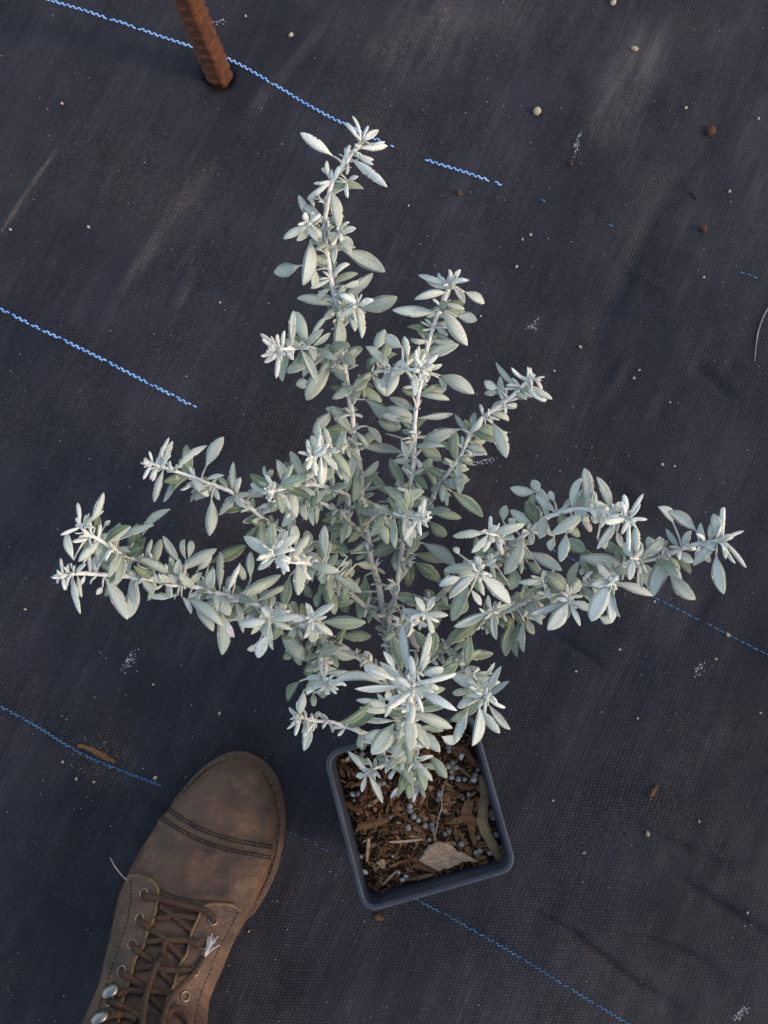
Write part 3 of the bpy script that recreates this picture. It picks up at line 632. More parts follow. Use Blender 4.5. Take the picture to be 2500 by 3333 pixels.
leaves('A', V3, '505 250 373 45 76; 385 80 248 230 76; 600 0 838 192 108; 480 310 348 228 80 g; 485 320 668 252 60; 600 300 842 357 76; 610 180 707 292 60; 500 350 460 588 70; 552 400 520 692 92 g; 600 490 747 642 66 g; 560 660 672 795 76; 530 700 552 792 45 g; 502 730 370 952 92 g; 640 810 483 964 66 g; 650 830 772 952 70 g; 640 1050 808 985 95 g; 600 1190 560 1482 106 g; 500 1040 655 938 56; 500 1030 358 950 70 g; 480 1030 198 962 66 g; 640 1340 660 1380 60 g; 560 1300 480 1280 50 g')
leaves('I', V3, '860 750 880 602 46; 800 835 872 788 36; 790 820 800 1008 52; 920 840 863 952 42; 960 770 990 682 26 y; 990 785 1052 792 26 y; 970 840 975 918 30 y; 930 800 1020 830 24 y; 660 740 722 738 30; 700 760 690 810 26')
leaves('B', V3, '870 600 768 398 76 g; 985 310 1112 415 90 g; 980 170 890 372 56; 1000 130 1192 98 50; 940 130 838 130 56; 850 210 688 140 60 g; 950 200 848 215 50; 840 270 880 405 46; 980 480 975 622 56; 965 690 922 568 70 g; 720 690 855 655 60 d; 1050 770 1248 802 62 g; 1030 820 1147 922 80 g; 990 970 1205 1112 106; 920 1040 1122 1098 62 d; 930 1100 1105 1228 88 d; 880 1020 890 1263 88 d; 812 1010 820 1168 76 g; 860 1000 760 960 60 d; 690 690 670 760 70 d; 900 690 1000 660 60 d; 830 620 800 640 45 d')
leaves('C', V3, '1240 200 988 290 92; 1250 210 1205 102 42; 1310 200 1342 88 60; 1460 160 1552 393 96; 1370 270 1562 222 62; 1310 290 1422 377 50; 1220 370 1083 295 60; 1250 380 1382 350 40; 1255 330 1232 255 66 g; 1450 100 1552 8 70; 1220 430 1118 420 40; 1230 410 1312 410 40; 1232 450 1235 642 76; 1110 450 988 495 46; 1110 580 1043 622 60; 1150 590 1118 692 46; 1165 600 1150 722 40; 1180 620 1393 793 96 g; 1040 690 1045 762 32; 1190 500 1300 470 45; 1150 520 1060 500 40 g')
leaves('U', V3, '1000 1440 935 1332 50; 1005 1435 1072 1332 46; 990 1440 845 1418 50; 995 1445 903 1477 32 y; 1010 1442 1158 1457 50; 1010 1450 1098 1503 36 y; 1030 1500 1057 1612 46; 1000 1450 988 1492 26 y; 1000 1440 958 1408 32 y; 1005 1440 1030 1400 28 y')
leaves('Q', V3, '1010 1360 803 1312 86 g; 750 1250 822 1292 62 g; 850 1390 703 1390 46; 1000 1350 1062 1300 80 d; 880 1480 840 1560 60 d; 1060 1380 1180 1400 60 d')
leaves('J', V3, '330 1060 325 848 70; 100 1050 222 918 66; 30 1040 72 888 50; 130 980 122 848 80; 130 1130 147 1322 86; 100 1120 18 1108 50 y; 240 1130 422 1160 70; 300 1180 322 1242 60; 380 1180 572 1303 76; 340 1180 372 1232 40; 540 1110 642 1132 50; 490 1100 378 1110 46; 480 1060 428 1035 30; 500 1120 502 1202 46 g; 490 1160 438 1382 76 g; 20 1060 -20 1020 26 y; 10 1070 -60 1060 24 y; 20 1050 10 1000 24 y; 180 1090 240 1060 34 y; 200 1130 170 1190 34 y; 350 1060 360 960 50')
leaves('G', V3, '310 1250 392 1452 92 g; 300 1280 270 1402 62 g; 90 1190 48 1402 82 g; 420 1330 470 1440 70 d; 200 1250 230 1340 60 g; 560 1400 640 1470 66 d')
leaves('X', V3, '240 1470 198 1372 32; 250 1480 392 1382 62; 230 1490 382 1592 56; 232 1490 205 1582 36; 200 1470 58 1460 56; 300 1500 602 1505 96 g; 420 1600 642 1600 82 g; 250 1510 240 1642 82; 235 1480 255 1430 22 y; 225 1480 195 1470 22 y')
leaves('H', V3, '180 550 93 352 66; 30 570 112 438 56; 340 550 350 438 40; 140 590 262 642 56; 30 640 92 742 52; 310 640 372 628 62 g; 20 590 -30 560 40; 130 560 130 530 20 y; 10 620 -60 680 45')
leaves('H2', V3, '260 660 270 842 52; 215 720 250 852 46; 380 770 370 852 36; 150 690 190 780 26; 60 690 130 800 40; 90 680 60 790 40 g; 20 690 -40 760 40 g; 410 740 330 720 30')
leaves('F', V3, '390 400 442 542 52; 300 400 300 528 26 y; 300 350 235 243 50; 365 320 322 188 52; 320 290 272 163 60; 290 400 203 472 42; 250 400 198 370 26 y; 320 390 365 425 62 y; 260 390 215 430 26 y; 240 380 215 395 24 y; 470 320 470 280 24; 380 420 350 545 44 g; 480 350 500 400 30')
leaves('G', V2, '835 395 1022 293 52; 1015 430 1127 238 82; 710 370 782 243 26 y; 765 385 805 263 40; 730 480 685 653 50; 820 520 748 653 52; 650 440 618 508 26 y; 920 510 1032 617 62; 1060 595 922 590 56; 1050 630 1040 867 82; 1020 470 1132 482 32; 1190 550 1190 398 42; 1240 560 1240 497 36; 1220 580 1304 602 34; 1200 600 1098 737 52; 1165 550 1093 500 42 g; 1250 580 1492 547 76; 1320 720 1208 690 32; 1340 690 1452 657 46; 1345 770 1362 993 76 g; 1330 770 1248 780 46; 1395 500 1385 423 26; 1400 510 1442 448 42; 680 390 655 330 20 y; 660 395 615 410 20 y; 800 510 845 540 24; 760 400 700 375 34 y; 690 480 675 520 30 y; 1050 590 1100 640 40; 1400 830 1360 940 50 d; 1420 850 1460 910 40; 1600 900 1560 760 60')
leaves('K', V2, '285 780 367 593 56; 240 770 200 657 30 y; 290 765 367 708 30; 190 825 93 862 26 y; 175 1020 135 848 56; 232 1055 248 888 56; 340 860 345 788 26 y; 370 810 407 770 32; 390 850 467 800 32; 420 880 684 798 62; 590 900 788 697 86; 330 1070 375 850 96; 450 1040 390 890 74; 470 920 562 962 42; 600 920 570 960 30; 650 980 672 888 36; 560 980 772 1092 62; 215 790 185 800 20 y; 270 870 295 950 24; 500 960 480 1010 30')
leaves('L', V2, '110 1110 93 1008 22 y; 125 1100 142 1045 24 y; 90 1130 70 1170 20 y; 112 1130 125 1213 30 y; 175 1150 217 1362 46; 205 1150 227 1257 32; 360 1160 517 1397 86; 290 1080 275 983 26 y; 570 1180 525 1388 92; 550 1150 545 1252 46; 590 1160 682 1240 52; 520 1060 577 1105 62; 635 1142 858 1140 72; 838 1242 648 1252 46; 850 1040 743 867 56; 800 1090 800 973 36; 890 1020 880 888 40; 905 1010 922 897 50; 835 1095 1083 948 76; 960 1090 1052 978 62; 1040 1040 1268 928 86 d; 1060 1060 1040 1182 60 d; 900 1180 992 1100 50; 860 1250 922 1362 36; 905 1270 1122 1442 76; 950 1300 1062 1472 80; 1110 1340 1120 1622 92; 1110 1170 1110 968 56; 1150 1190 1232 1048 40 y; 1130 1200 1013 1262 36 y; 1140 1210 1112 1252 34 y; 1100 1250 1165 1372 92; 1180 1300 1252 1482 50; 1210 1220 1493 1117 82; 1330 1250 1533 1180 52; 1300 1140 1300 968 56; 1280 1250 1280 1322 40; 360 1190 320 1240 40; 250 1150 215 1180 26 y; 430 1060 530 1010 40; 1230 1040 1260 1150 50; 420 1170 395 1130 26; 670 1090 700 1200 50; 1350 1320 1400 1280 40; 1120 1230 1130 1290 50 t')
leaves('Y', V2, '1425 1400 1368 1318 42; 1420 1400 1228 1432 62; 1435 1400 1612 1372 52; 1440 1410 1562 1462 42; 1430 1420 1442 1592 46; 1415 1410 1380 1500 32; 1425 1395 1470 1360 24 y; 1345 1560 1278 1592 52; 1405 1500 1345 1642 82; 1450 1340 1532 1308 52; 1500 1430 1622 1420 52; 1150 1400 1195 1512 50 p')
leaves('L2', V5, '20 200 175 388 102; 210 440 222 228 70 g; 110 300 150 420 60 g; 60 330 90 380 60 g; 150 250 60 300 60 g')
leaves('Q', V4, '545 240 412 218 62; 560 245 525 177 52; 640 300 543 255 46; 640 290 615 233 36; 660 310 782 248 40; 520 350 530 250 62 g; 815 270 795 117 66; 940 310 858 162 52; 840 320 850 238 26; 865 320 912 308 26; 1030 355 1097 247 26 y; 1040 340 1078 298 26 y; 1030 377 1117 380 22 y; 1010 372 898 395 40 y; 1020 390 1025 548 27 y; 960 420 858 532 46; 960 440 988 522 36; 800 350 623 457 62; 840 360 852 402 50; 790 390 832 442 42 t; 700 450 670 598 62; 640 470 620 542 46; 510 400 412 333 56; 375 390 390 308 50; 415 410 420 372 42; 520 440 520 512 36; 545 430 595 462 60 g; 500 545 677 642 62; 472 555 468 662 27; 490 480 385 662 82; 430 620 415 742 72 g; 500 600 562 662 52 g; 1020 390 985 455 24 y; 1010 410 1055 415 20 y; 570 640 702 742 76 g; 600 420 580 380 40; 740 400 700 450 50; 860 480 900 530 60 g; 410 480 380 440 40 g')
leaves('Sb', V4, '310 430 312 362 22 y; 272 455 117 467 46; 295 470 213 552 40; 320 432 487 405 50; 300 460 330 500 30; 285 445 262 440 18 y')
leaves('Sa', V4, '240 650 218 607 20 y; 250 655 297 660 20 y; 228 685 97 787 50; 255 670 278 772 32; 270 680 412 812 76; 200 700 113 902 76 g; 210 740 262 822 36; 160 680 48 722 50; 400 530 238 557 56; 270 570 130 642 88; 410 720 285 662 70 g; 240 600 72 642 52; 150 560 120 525 36; 190 780 140 870 60 d')
leaves('Rd', V4, '570 690 453 702 36; 585 680 590 640 24; 545 730 483 792 46 g; 580 700 600 740 24; 560 695 520 670 26')
leaves('Rb', V4, '710 800 648 783 24 y; 690 810 518 867 46; 680 830 605 948 82; 720 830 772 928 30; 725 805 778 832 24 y; 740 760 770 688 46; 700 840 705 892 32 g; 740 800 842 852 46; 715 800 745 775 20 y; 660 740 600 700 60 g; 700 730 640 660 60 g')
leaves('Ra', V4, '290 860 123 932 52; 320 860 340 998 42; 310 840 298 768 26; 330 830 422 820 32; 280 890 107 1012 72 d; 300 880 290 972 40 g; 350 870 422 922 50 d')
leaves('R', V4, '430 890 388 1083 66 g; 462 900 448 1088 62 g; 482 900 480 1062 46; 500 890 535 970 46; 500 890 592 880 40; 810 550 708 480 76 g; 800 650 765 642 36; 1010 580 778 573 72; 850 640 850 732 56 g; 1180 610 1118 742 46; 1252 590 1143 777 88; 1230 650 1362 793 76; 1250 560 1188 530 40; 1290 530 1213 428 32; 1250 400 1173 315 80; 1370 440 1222 338 66; 1290 500 1342 438 36; 1390 450 1392 398 32; 1430 450 1440 405 26; 1480 430 1458 352 58; 1500 440 1508 317 30 y; 1490 495 1353 617 56; 1520 480 1613 440 22 y; 1540 510 1627 628 28 y; 1520 510 1567 607 26 y; 1500 520 1520 582 26 y; 1470 560 1510 763 66; 1290 570 1352 602 50; 1510 485 1560 470 18 y; 1400 560 1440 600 34; 870 880 942 907 50; 1340 540 1310 500 26; 560 880 620 800 36 g; 960 560 900 500 60 g; 1150 540 1120 470 60')
leaves('Re', V4, '1060 550 1058 417 52; 1040 570 998 498 50; 1080 570 1202 478 60; 1070 590 1070 762 40; 1035 600 1025 692 40; 1090 560 1222 490 40; 1050 580 1020 560 20 y; 1050 590 1075 610 20 y')
leaves('Rc', V4, '920 710 828 715 40; 912 730 828 903 90; 922 760 932 912 56; 960 710 1142 772 50; 950 740 975 882 46; 920 690 858 608 42; 965 665 1015 650 36; 930 700 960 680 20 y; 935 710 960 730 20 y')
leaves('O', V5, '820 440 800 165 76; 915 400 972 212 50; 900 480 848 358 46 y; 780 480 655 400 52; 690 400 680 332 42; 760 545 498 570 56 y; 880 580 712 692 42 y; 920 510 1142 473 36 y; 940 580 1145 708 60 y; 900 580 932 718 30 y; 600 530 352 545 92; 660 470 555 420 90; 690 500 585 448 32 y; 690 600 690 752 42; 660 680 508 640 52; 690 700 528 692 52; 720 770 515 760 42; 830 690 850 965 96; 870 740 1118 817 76; 890 780 968 952 76; 940 830 1038 970 82; 760 740 780 892 40; 700 790 605 985 118; 760 870 740 1005 92; 650 830 555 880 70; 800 900 800 1010 62; 560 690 462 815 96 d; 500 610 398 782 60 d; 960 440 1062 437 70; 945 420 975 355 30; 760 410 740 240 70 d; 1000 540 1032 570 40; 1090 690 950 640 92 d; 960 820 1062 835 50 g; 850 560 790 530 34 y; 880 540 860 500 30 y; 890 550 935 540 26 y; 870 560 880 610 26 y; 620 560 700 640 50; 600 700 640 600 40; 1010 250 880 200 80 d; 1060 260 1010 210 80 d')
leaves('A', V5, '905 330 865 190 70 t')
leaves('L', V5, '625 400 560 330 64 p')
leaves('P', V5, '1290 600 1112 478 76; 1340 600 1428 427 50; 1360 620 1478 522 56; 1310 630 1213 610 42; 1360 650 1453 692 30 y; 1350 690 1484 828 56; 1280 740 1418 853 66; 1260 710 1245 933 82; 1325 660 1325 722 22 y; 1310 600 1295 548 26 y; 1245 485 1372 470 32; 1340 480 1387 402 26; 1250 640 1148 690 60; 1200 590 1118 600 46; 1150 760 1130 918 66; 1080 310 998 310 50 g; 1112 340 1105 442 50 g; 1190 380 1217 243 40; 1140 345 1378 345 70 g; 1122 320 1242 240 50 g; 1335 625 1370 590 22 y; 1330 620 1350 580 22 y; 1330 500 1300 580 60; 1170 720 1110 770 60 g')
leaves('M', V5, '295 520 182 508 46; 300 550 222 577 32; 320 500 315 402 30; 330 462 478 465 46; 312 560 332 608 26 y; 345 560 382 602 24 y; 150 520 72 648 76 d; 172 580 150 733 56; 232 600 237 682 42 g; 310 310 502 370 70; 230 480 190 610 60; 260 600 320 610 60 g; 320 545 355 530 22 y')
leaves('N', V5, '212 790 175 963 66; 160 762 68 827 22 y; 130 742 78 688 26 y; 137 770 132 838 26 y; 200 752 172 700 22; 250 762 272 713 30; 530 845 520 945 36 g; 560 880 540 960 60 g')
leaves('T', V6, '430 470 293 322 42; 480 420 340 350 42 g; 430 490 352 502 46; 430 500 393 617 36; 455 520 542 693 56; 500 440 490 368 30; 560 400 500 350 50 g')
leaves('W', V6, '610 420 762 563 70 g; 690 400 650 652 62 d; 790 400 902 533 56; 780 420 850 603 70 g; 790 365 908 353 30; 940 330 1007 513 76 g; 700 500 735 665 60 g; 740 440 690 600 60 d; 860 400 950 440 50 g; 1080 130 1065 268 80; 760 560 790 640 46 p; 640 560 600 660 40 p; 800 600 760 690 36 p')

# ---- leaf shapes (unit length along y, unit width along x), a felted blade with real thickness
PROF_L = np.interp(np.linspace(0, 1, 11), [0, .1, .22, .36, .5, .62, .75, .86, .94, 1], [.12, .23, .54, .86, 1, .97, .83, .60, .38, .11])
PROF_F = np.interp(np.linspace(0, 1, 11), [0, .15, .4, .65, .85, .95, 1], [.40, .58, .90, 1, .78, .5, .16])
def leaf_geo(prof, bend, fold, th, curl=0.0, twist=0.0, wav=0.0, lean=0.0, rows=11, wr=.3):
    ts = np.linspace(0, 1, 11)[[0, 2, 4, 6, 8, 9, 10]] if len(prof) == 7 else np.linspace(0, 1, len(prof)); a = 1.25*bend*(.5-ts**1.25)
    y = np.concatenate([[0], np.cumsum(np.cos((a[1:]+a[:-1])/2)*np.diff(ts))]); z = np.concatenate([[0], np.cumsum(np.sin((a[1:]+a[:-1])/2)*np.diff(ts))])
    ca = math.atan2(z[-1], y[-1]); L = math.hypot(y[-1], z[-1])
    y, z = (y*math.cos(ca)+z*math.sin(ca))/L, (z*math.cos(ca)-y*math.sin(ca))/L
    us = [-1, -.55, 0, .55, 1, .6, 0, -.6]; v = []; uv = []
    for i, t in enumerate(ts):
        w = prof[i]/2; tw = twist*(t-.3); xo = lean*(t*t-t)*.5/wr
        for k, u in enumerate(us):
            x = u*w; zz = fold*(abs(u)**1.3)*w*wr - curl*(abs(u)**3)*w*wr
            if abs(u) == 1: zz += -th*.25+.45*wav*math.sin(t*13+u*2)*w*wr
            elif k > 4: zz -= th*(.8 if u else 1.15)
            elif k == 2: zz -= th*.12
            v.append((x*math.cos(tw)-zz*math.sin(tw)/wr+xo, y[i], z[i]+zz*math.cos(tw)+x*wr*math.sin(tw))); uv.append((u*.5+.5, t))
    n = 8; f = []
    for i in range(len(ts)-1):
        for k in range(n): f.append((i*n+k, i*n+(k+1) % n, (i+1)*n+(k+1) % n, (i+1)*n+k))
    f.append(tuple(range(n-1, -1, -1))); f.append(tuple((len(ts)-1)*n+k for k in range(n)))
    return v, f, uv
VAR = []; GEO = []
for i, (b, fo, cu, tw, wv, le) in enumerate([(.5, .25, .0, .2, .05, .15), (.9, .35, .1, -.3, .1, -.2), (.2, .15, .1, .1, .12, .25), (1.3, .3, .2, .3, .05, 0), (.7, -.1, .35, -.2, .1, -.15), (-.3, .4, 0, .25, .06, .2), (1.0, .1, .45, .5, .1, .1), (.4, .5, 0, -.4, .04, -.3), (.65, .2, .25, 0, .15, .3), (1.6, .3, .2, -.3, .05, .1)]):
    g = leaf_geo(PROF_L, b, fo, .010, cu, tw, wv, le); GEO.append(g)
    me = bpy.data.meshes.new('leaf'); me.from_pydata(g[0], [], g[1]); me.update(); me.polygons.foreach_set('use_smooth', [True]*len(me.polygons))
    l = me.uv_layers.new(name='UVMap')
    for lp in me.loops: l.data[lp.index].uv = g[2][lp.vertex_index]
    me.materials.append(M['leaf']); VAR.append(me)
PROF_F = PROF_F[[0, 2, 4, 6, 8, 9, 10]]
FING = [leaf_geo(PROF_F, b, .1, .055, .5, tw, .05, le) for b, tw, le in ((.4, .2, .2), (1.1, -.2, -.2), (1.8, .1, .1), (.8, .4, 0), (-.4, 0, .3))]
def frame(base, tip, n_hint, width):
    d = tip-base; L = d.length; d = d/L; n = n_hint-d*n_hint.dot(d)
    if n.length < .05: n = Vector((0, 0, 1))-d*d.z
    n.normalize(); s = d.cross(n)
    m = Matrix(((s.x*width, d.x*L, n.x*L, base.x), (s.y*width, d.y*L, n.y*L, base.y), (s.z*width, d.z*L, n.z*L, base.z), (0, 0, 0, 1)))
    return m
def rand_dir(axis_, spread):
    a = axis_.normalized(); u = a.orthogonal().normalized(); v_ = a.cross(u); ph = random.uniform(0, 6.283)
    return (a*math.cos(spread)+(u*math.cos(ph)+v_*math.sin(ph))*math.sin(spread)).normalized()
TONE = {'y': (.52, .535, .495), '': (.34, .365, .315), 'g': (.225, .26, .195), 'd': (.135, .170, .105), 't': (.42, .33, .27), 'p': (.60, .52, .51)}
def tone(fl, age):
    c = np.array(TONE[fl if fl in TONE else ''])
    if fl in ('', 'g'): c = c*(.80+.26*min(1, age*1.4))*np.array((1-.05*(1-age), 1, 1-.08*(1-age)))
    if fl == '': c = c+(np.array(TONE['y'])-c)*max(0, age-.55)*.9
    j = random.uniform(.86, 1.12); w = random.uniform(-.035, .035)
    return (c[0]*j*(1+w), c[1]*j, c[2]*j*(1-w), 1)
plant = empty('silver_shrub', (P(*BASE, .078).x, P(*BASE, .078).y, .078))
tag(plant, 'silver-grey felted shrub with spreading leafy stems growing in the square pot', 'shrub')
small = MB(); fol = MB()
def low(g, m, c):                          # the same leaf with fewer faces, for the unseen shrubs added as shade
    nr_ = len(g[0])//8; rr = sorted({0, nr_//4, nr_//2, int(nr_*.8), nr_-1}); v_ = [m @ Vector(g[0][r*8+k]) for r in rr for k in (0, 2, 4, 6)]; n_ = len(rr)
    f_ = [(i*4+k, i*4+(k+1) % 4, i*4+4+(k+1) % 4, i*4+4+k) for i in range(n_-1) for k in range(4)]
    fol.add(v_, f_, None, c)
def add_small(geo, m, col):
    small.add([m @ Vector(p) for p in geo[0]], geo[1], geo[2], col)
    if m.col[1].length > .008: low(geo, m, col)
allL = []; TWIG = {}
for key, L in LEAF.items():
    for (bx, by, tx, ty, w, fl) in L:
        zb, age = zat(key, bx, by)
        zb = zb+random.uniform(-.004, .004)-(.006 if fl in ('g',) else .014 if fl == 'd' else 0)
        ln_px = math.hypot(tx-bx, ty-by)
        B0 = P(bx, by, zb); m = depth_of(B0)/PF; Lm = ln_px*m
        si = int(round(age*(len(STEM[key]['w'])-1))); SP = STEM[key]['w'][si]; gap = (B0-SP).length
        if gap < .007: B0 = B0.lerp(SP, .8)
        elif key in ('O', 'P', 'U', 'W'): B0 = B0.lerp(SP, .36)
        else: TWIG.setdefault(key, []).append((SP, B0))
        dz = random.uniform(-.38, .22)*Lm if fl != 'y' else random.uniform(-.3, .45)*Lm
        T0 = P(tx, ty, max(zb+dz, .012)); allL.append((Lm*w*m, key, B0, T0, w*m, fl, age))
allL.sort(key=lambda q: -q[0]); print('LEAVES traced', len(allL))
BR = {}
STEMC = np.array((.64, .62, .585))
for k, s in STEM.items():
    n = len(s['w']); rad = [s['r0']+(s['r1']-s['r0'])*i/(n-1) for i in range(n)]
    lab = np.linspace(0, 1, n)
    v, f = tube([p+Vector((random.uniform(-.0002, .0002),)*3) for p in s['w']], rad, 8)
    col = [tuple((np.array((.15, .145, .10))*(1-q)+STEMC*q))+(1,) for q in np.clip(lab*1.3+.15, 0, 1) for _ in range(8)]
    mb = MB(); mb.v = list(v); mb.f = list(f); mb.c = list(col)
    for (a, b) in TWIG.get(k, []):                   # short side twigs and petioles
        mid = a.lerp(b, .5)+Vector((0, 0, .0012)); q = catmull([a, mid, b], 4); vv, ff = tube(q, np.linspace(.00075, .0005, len(q)), 6)
        o_ = len(mb.v); mb.v += list(vv); mb.f += [tuple(i+o_ for i in g) for g in ff]; mb.c += [(.46, .45, .39, 1)]*len(vv)
    BR[k] = mesh_obj('stem', mb.v, mb.f, M['stem'], plant, True, None, mb.c)
for i, (A_, key, B0, T0, w, fl, age) in enumerate(allL):
    toc = (CAMP-B0).normalized()
    nh = toc*.75+Vector((0, 0, .35))+Vector(rng.normal(size=3))*.26
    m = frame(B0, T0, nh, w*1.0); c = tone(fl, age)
    if i < 296:
        vi = random.randrange(9); low(GEO[vi], m, c)
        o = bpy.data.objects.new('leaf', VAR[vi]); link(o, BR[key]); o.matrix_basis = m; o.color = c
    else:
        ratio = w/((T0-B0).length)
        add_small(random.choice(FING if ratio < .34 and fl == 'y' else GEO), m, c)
for k in ('A', 'B', 'C', 'G', 'L', 'R', 'Q', 'J', 'K', 'H', 'H2', 'L2', 'M', 'P', 'O', 'E', 'I', 'D', 'F'):
    w_ = STEM[k]['w']; n = len(w_)
    for q in range(int(n*.46)):
        i = random.randint(int(n*(.3 if k in 'ABLR' else .15)), int(n*.9)-1); T = (w_[i+1]-w_[i]).normalized(); d = rand_dir(T, random.uniform(.7, 1.4)); d.z = d.z*.5-.25; d.normalize()
        L = random.uniform(.010, .022); b = w_[i]; tp = b+d*L
        if tp.z < .02: continue
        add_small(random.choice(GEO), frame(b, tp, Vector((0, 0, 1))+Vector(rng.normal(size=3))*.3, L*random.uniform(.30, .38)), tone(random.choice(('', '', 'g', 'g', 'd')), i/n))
w_ = STEM['O']['w']; n = len(w_)
for q in range(30):                        # dense whorls on the upright central shoot
    f_ = q/29; i = int(n*(.35+.5*f_)); T = (w_[min(i+1, n-1)]-w_[i-1]).normalized(); d = rand_dir(T, 1.35-.35*f_); L = random.uniform(.012, .021)-.006*f_
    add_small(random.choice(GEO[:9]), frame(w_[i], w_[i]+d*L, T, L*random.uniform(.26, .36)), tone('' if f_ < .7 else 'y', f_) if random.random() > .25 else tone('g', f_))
# nodes: little paired leaves and buds along the stems, tufts at the tips
for k, s in STEM.items():
    w = s['w']; n = len(w); acc = 0; nxt = .006; az = random.uniform(0, 6.28); tot = sum((w[i+1]-w[i]).length for i in range(n-1)); run = 0
    for i in range(n-1):
        seg = (w[i+1]-w[i]).length; acc += seg; run += seg
        if acc > nxt and run/tot > (.22 if k in 'ABLRO' else .1):
            acc = 0; nxt = random.uniform(.009, .015); T = (w[i+1]-w[i]).normalized(); U = T.orthogonal().normalized(); W_ = T.cross(U); az += 1.57+random.uniform(-.4, .4)
            age = run/tot
            for sgn in (0, math.pi):
                out = (U*math.cos(az+sgn)+W_*math.sin(az+sgn))
                for q in range(random.choice((2, 3, 4))):
                    L = random.uniform(.0055, .0125)*(1.15 if q == 0 else .8); d = (out*random.uniform(.4, 1.1)+T*random.uniform(-.3, 1.0)+Vector((0, 0, .3))+Vector(rng.normal(size=3))*.45).normalized()
                    b = w[i]+out*s['r1']*.6
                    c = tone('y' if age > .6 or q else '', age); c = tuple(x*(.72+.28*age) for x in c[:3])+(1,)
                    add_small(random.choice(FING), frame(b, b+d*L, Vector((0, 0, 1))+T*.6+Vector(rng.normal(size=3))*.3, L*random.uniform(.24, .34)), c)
    T = (w[-1]-w[-4]).normalized(); big = 1.0 if k in ('A', 'B', 'C', 'D', 'E', 'F', 'G', 'H', 'I', 'J', 'K', 'L', 'O', 'P', 'Q', 'R', 'M', 'N') else .72
    nt = random.randint(9, 17) if big == 1 else random.randint(6, 10); big *= random.uniform(.7, 1.15)
    for q in range(nt):
        f_ = q/(nt-1); sp = .12+1.1*f_**.8+random.uniform(-.12, .25); L = (.0035+.0085*f_)*big*random.uniform(.65, 1.35)
        d = rand_dir(T*1.0+Vector((0, 0, .25)), sp); b = w[-1]-T*.010*f_*random.uniform(.5, 1.1)+d*.0006
        add_small(random.choice(FING), frame(b, b+d*L, T*.7+Vector((0, 0, .6))+Vector(rng.normal(size=3))*.25, max(L*random.uniform(.2, .32), .0014)), tone('y', 1))
o = small.build('small_leaves', M['leafs'], plant, True, True); tag(o, kind='stuff')
# unseen potted shrubs added on the right to shade the lower right
stm = MB()
for b_ in BR.values():
    me_ = b_.data; co = [tuple(v_.co) for v_ in me_.vertices]; stm.add(co, [tuple(p_.vertices) for p_ in me_.polygons], None, (.45, .44, .38, 1))
def local_mesh(mb, name, mat):
    me_ = bpy.data.meshes.new(name); me_.from_pydata([(p[0]-PC.x, p[1]-PC.y, p[2]) for p in mb.v], [], mb.f); me_.update()
    a_ = me_.color_attributes.new('Col', 'FLOAT_COLOR', 'POINT'); a_.data.foreach_set('color', np.asarray(mb.c, float).ravel())
    me_.polygons.foreach_set('use_smooth', [True]*len(me_.polygons)); me_.materials.append(mat); return me_
fol_me = local_mesh(fol, 'foliage', M['litter']); stm_me = local_mesh(stm, 'stem', M['stem'])
for i, (x, y, rz) in enumerate([(.72, -.22, 100), (.70, -.60, 215), (1.02, -.40, 20)]):
    e = empty('unseen_shade_shrub', (x, y, 0)); e.rotation_euler.z = math.radians(rz); e.scale = (1.3, 1.3, 1.4)
    tag(e, 'unseen silver shrub in a dark square pot, added outside the right edge for shade', 'shrub', 'unseen shrubs added for shade')
    for nm, me_ in (('foliage', fol_me), ('stem', stm_me)):
        q = bpy.data.objects.new(nm, me_); COL.objects.link(q); q.parent = e
        if nm == 'foliage': q['kind'] = 'stuff'
    for src in list(pot.children)+[soil]:
        q = src.copy(); COL.objects.link(q); q.parent = e; q.matrix_parent_inverse = Matrix.Translation((-PC.x, -PC.y, 0))
        for k_ in ('label', 'category'):
            if k_ in q: del q[k_]

# ------------------------------------------------------------------ the boot
BS = [ # left pixel, right pixel (boot view), silhouette height, crown height
 ((1175, 158), (1255, 190), .023, .026), ((1090, 170), (1330, 255), .027, .034), ((990, 220), (1395, 365), .030, .043), ((900, 290), (1425, 480), .032, .050), ((810, 375), (1435, 600), .033, .055), ((720, 470), (1432, 725), .034, .059),
 ((640, 555), (1415, 835), .035, .061), ((585, 620), (1400, 890), .0355, .0625), ((500, 750), (1365, 1010), .037, .066), ((425, 880), (1320, 1110), .039, .071), ((370, 1000), (1265, 1230), .042, .078), ((325, 1110), (1200, 1350), .046, .086),
 ((300, 1240), (1150, 1440), .050, .094), ((275, 1380), (1100, 1540), .055, .102), ((240, 1540), (1050, 1670), .062, .110), ((205, 1690), (990, 1800), .072, .119), ((150, 1830), (955, 1910), .084, .130), ((90, 1970), (942, 2030), .098, .142), ((30, 2120), (935, 2150), .112, .155), ((-40, 2280), (925, 2290), .125, .167)]
secs = []
for l, r, ze, zc in BS:
    Lp = P(*VB(*l), ze); Rp = P(*VB(*r), ze); secs.append((*Lp, *Rp, ze, zc, *P(*VB(r[0]-6, r[1]), .016)))
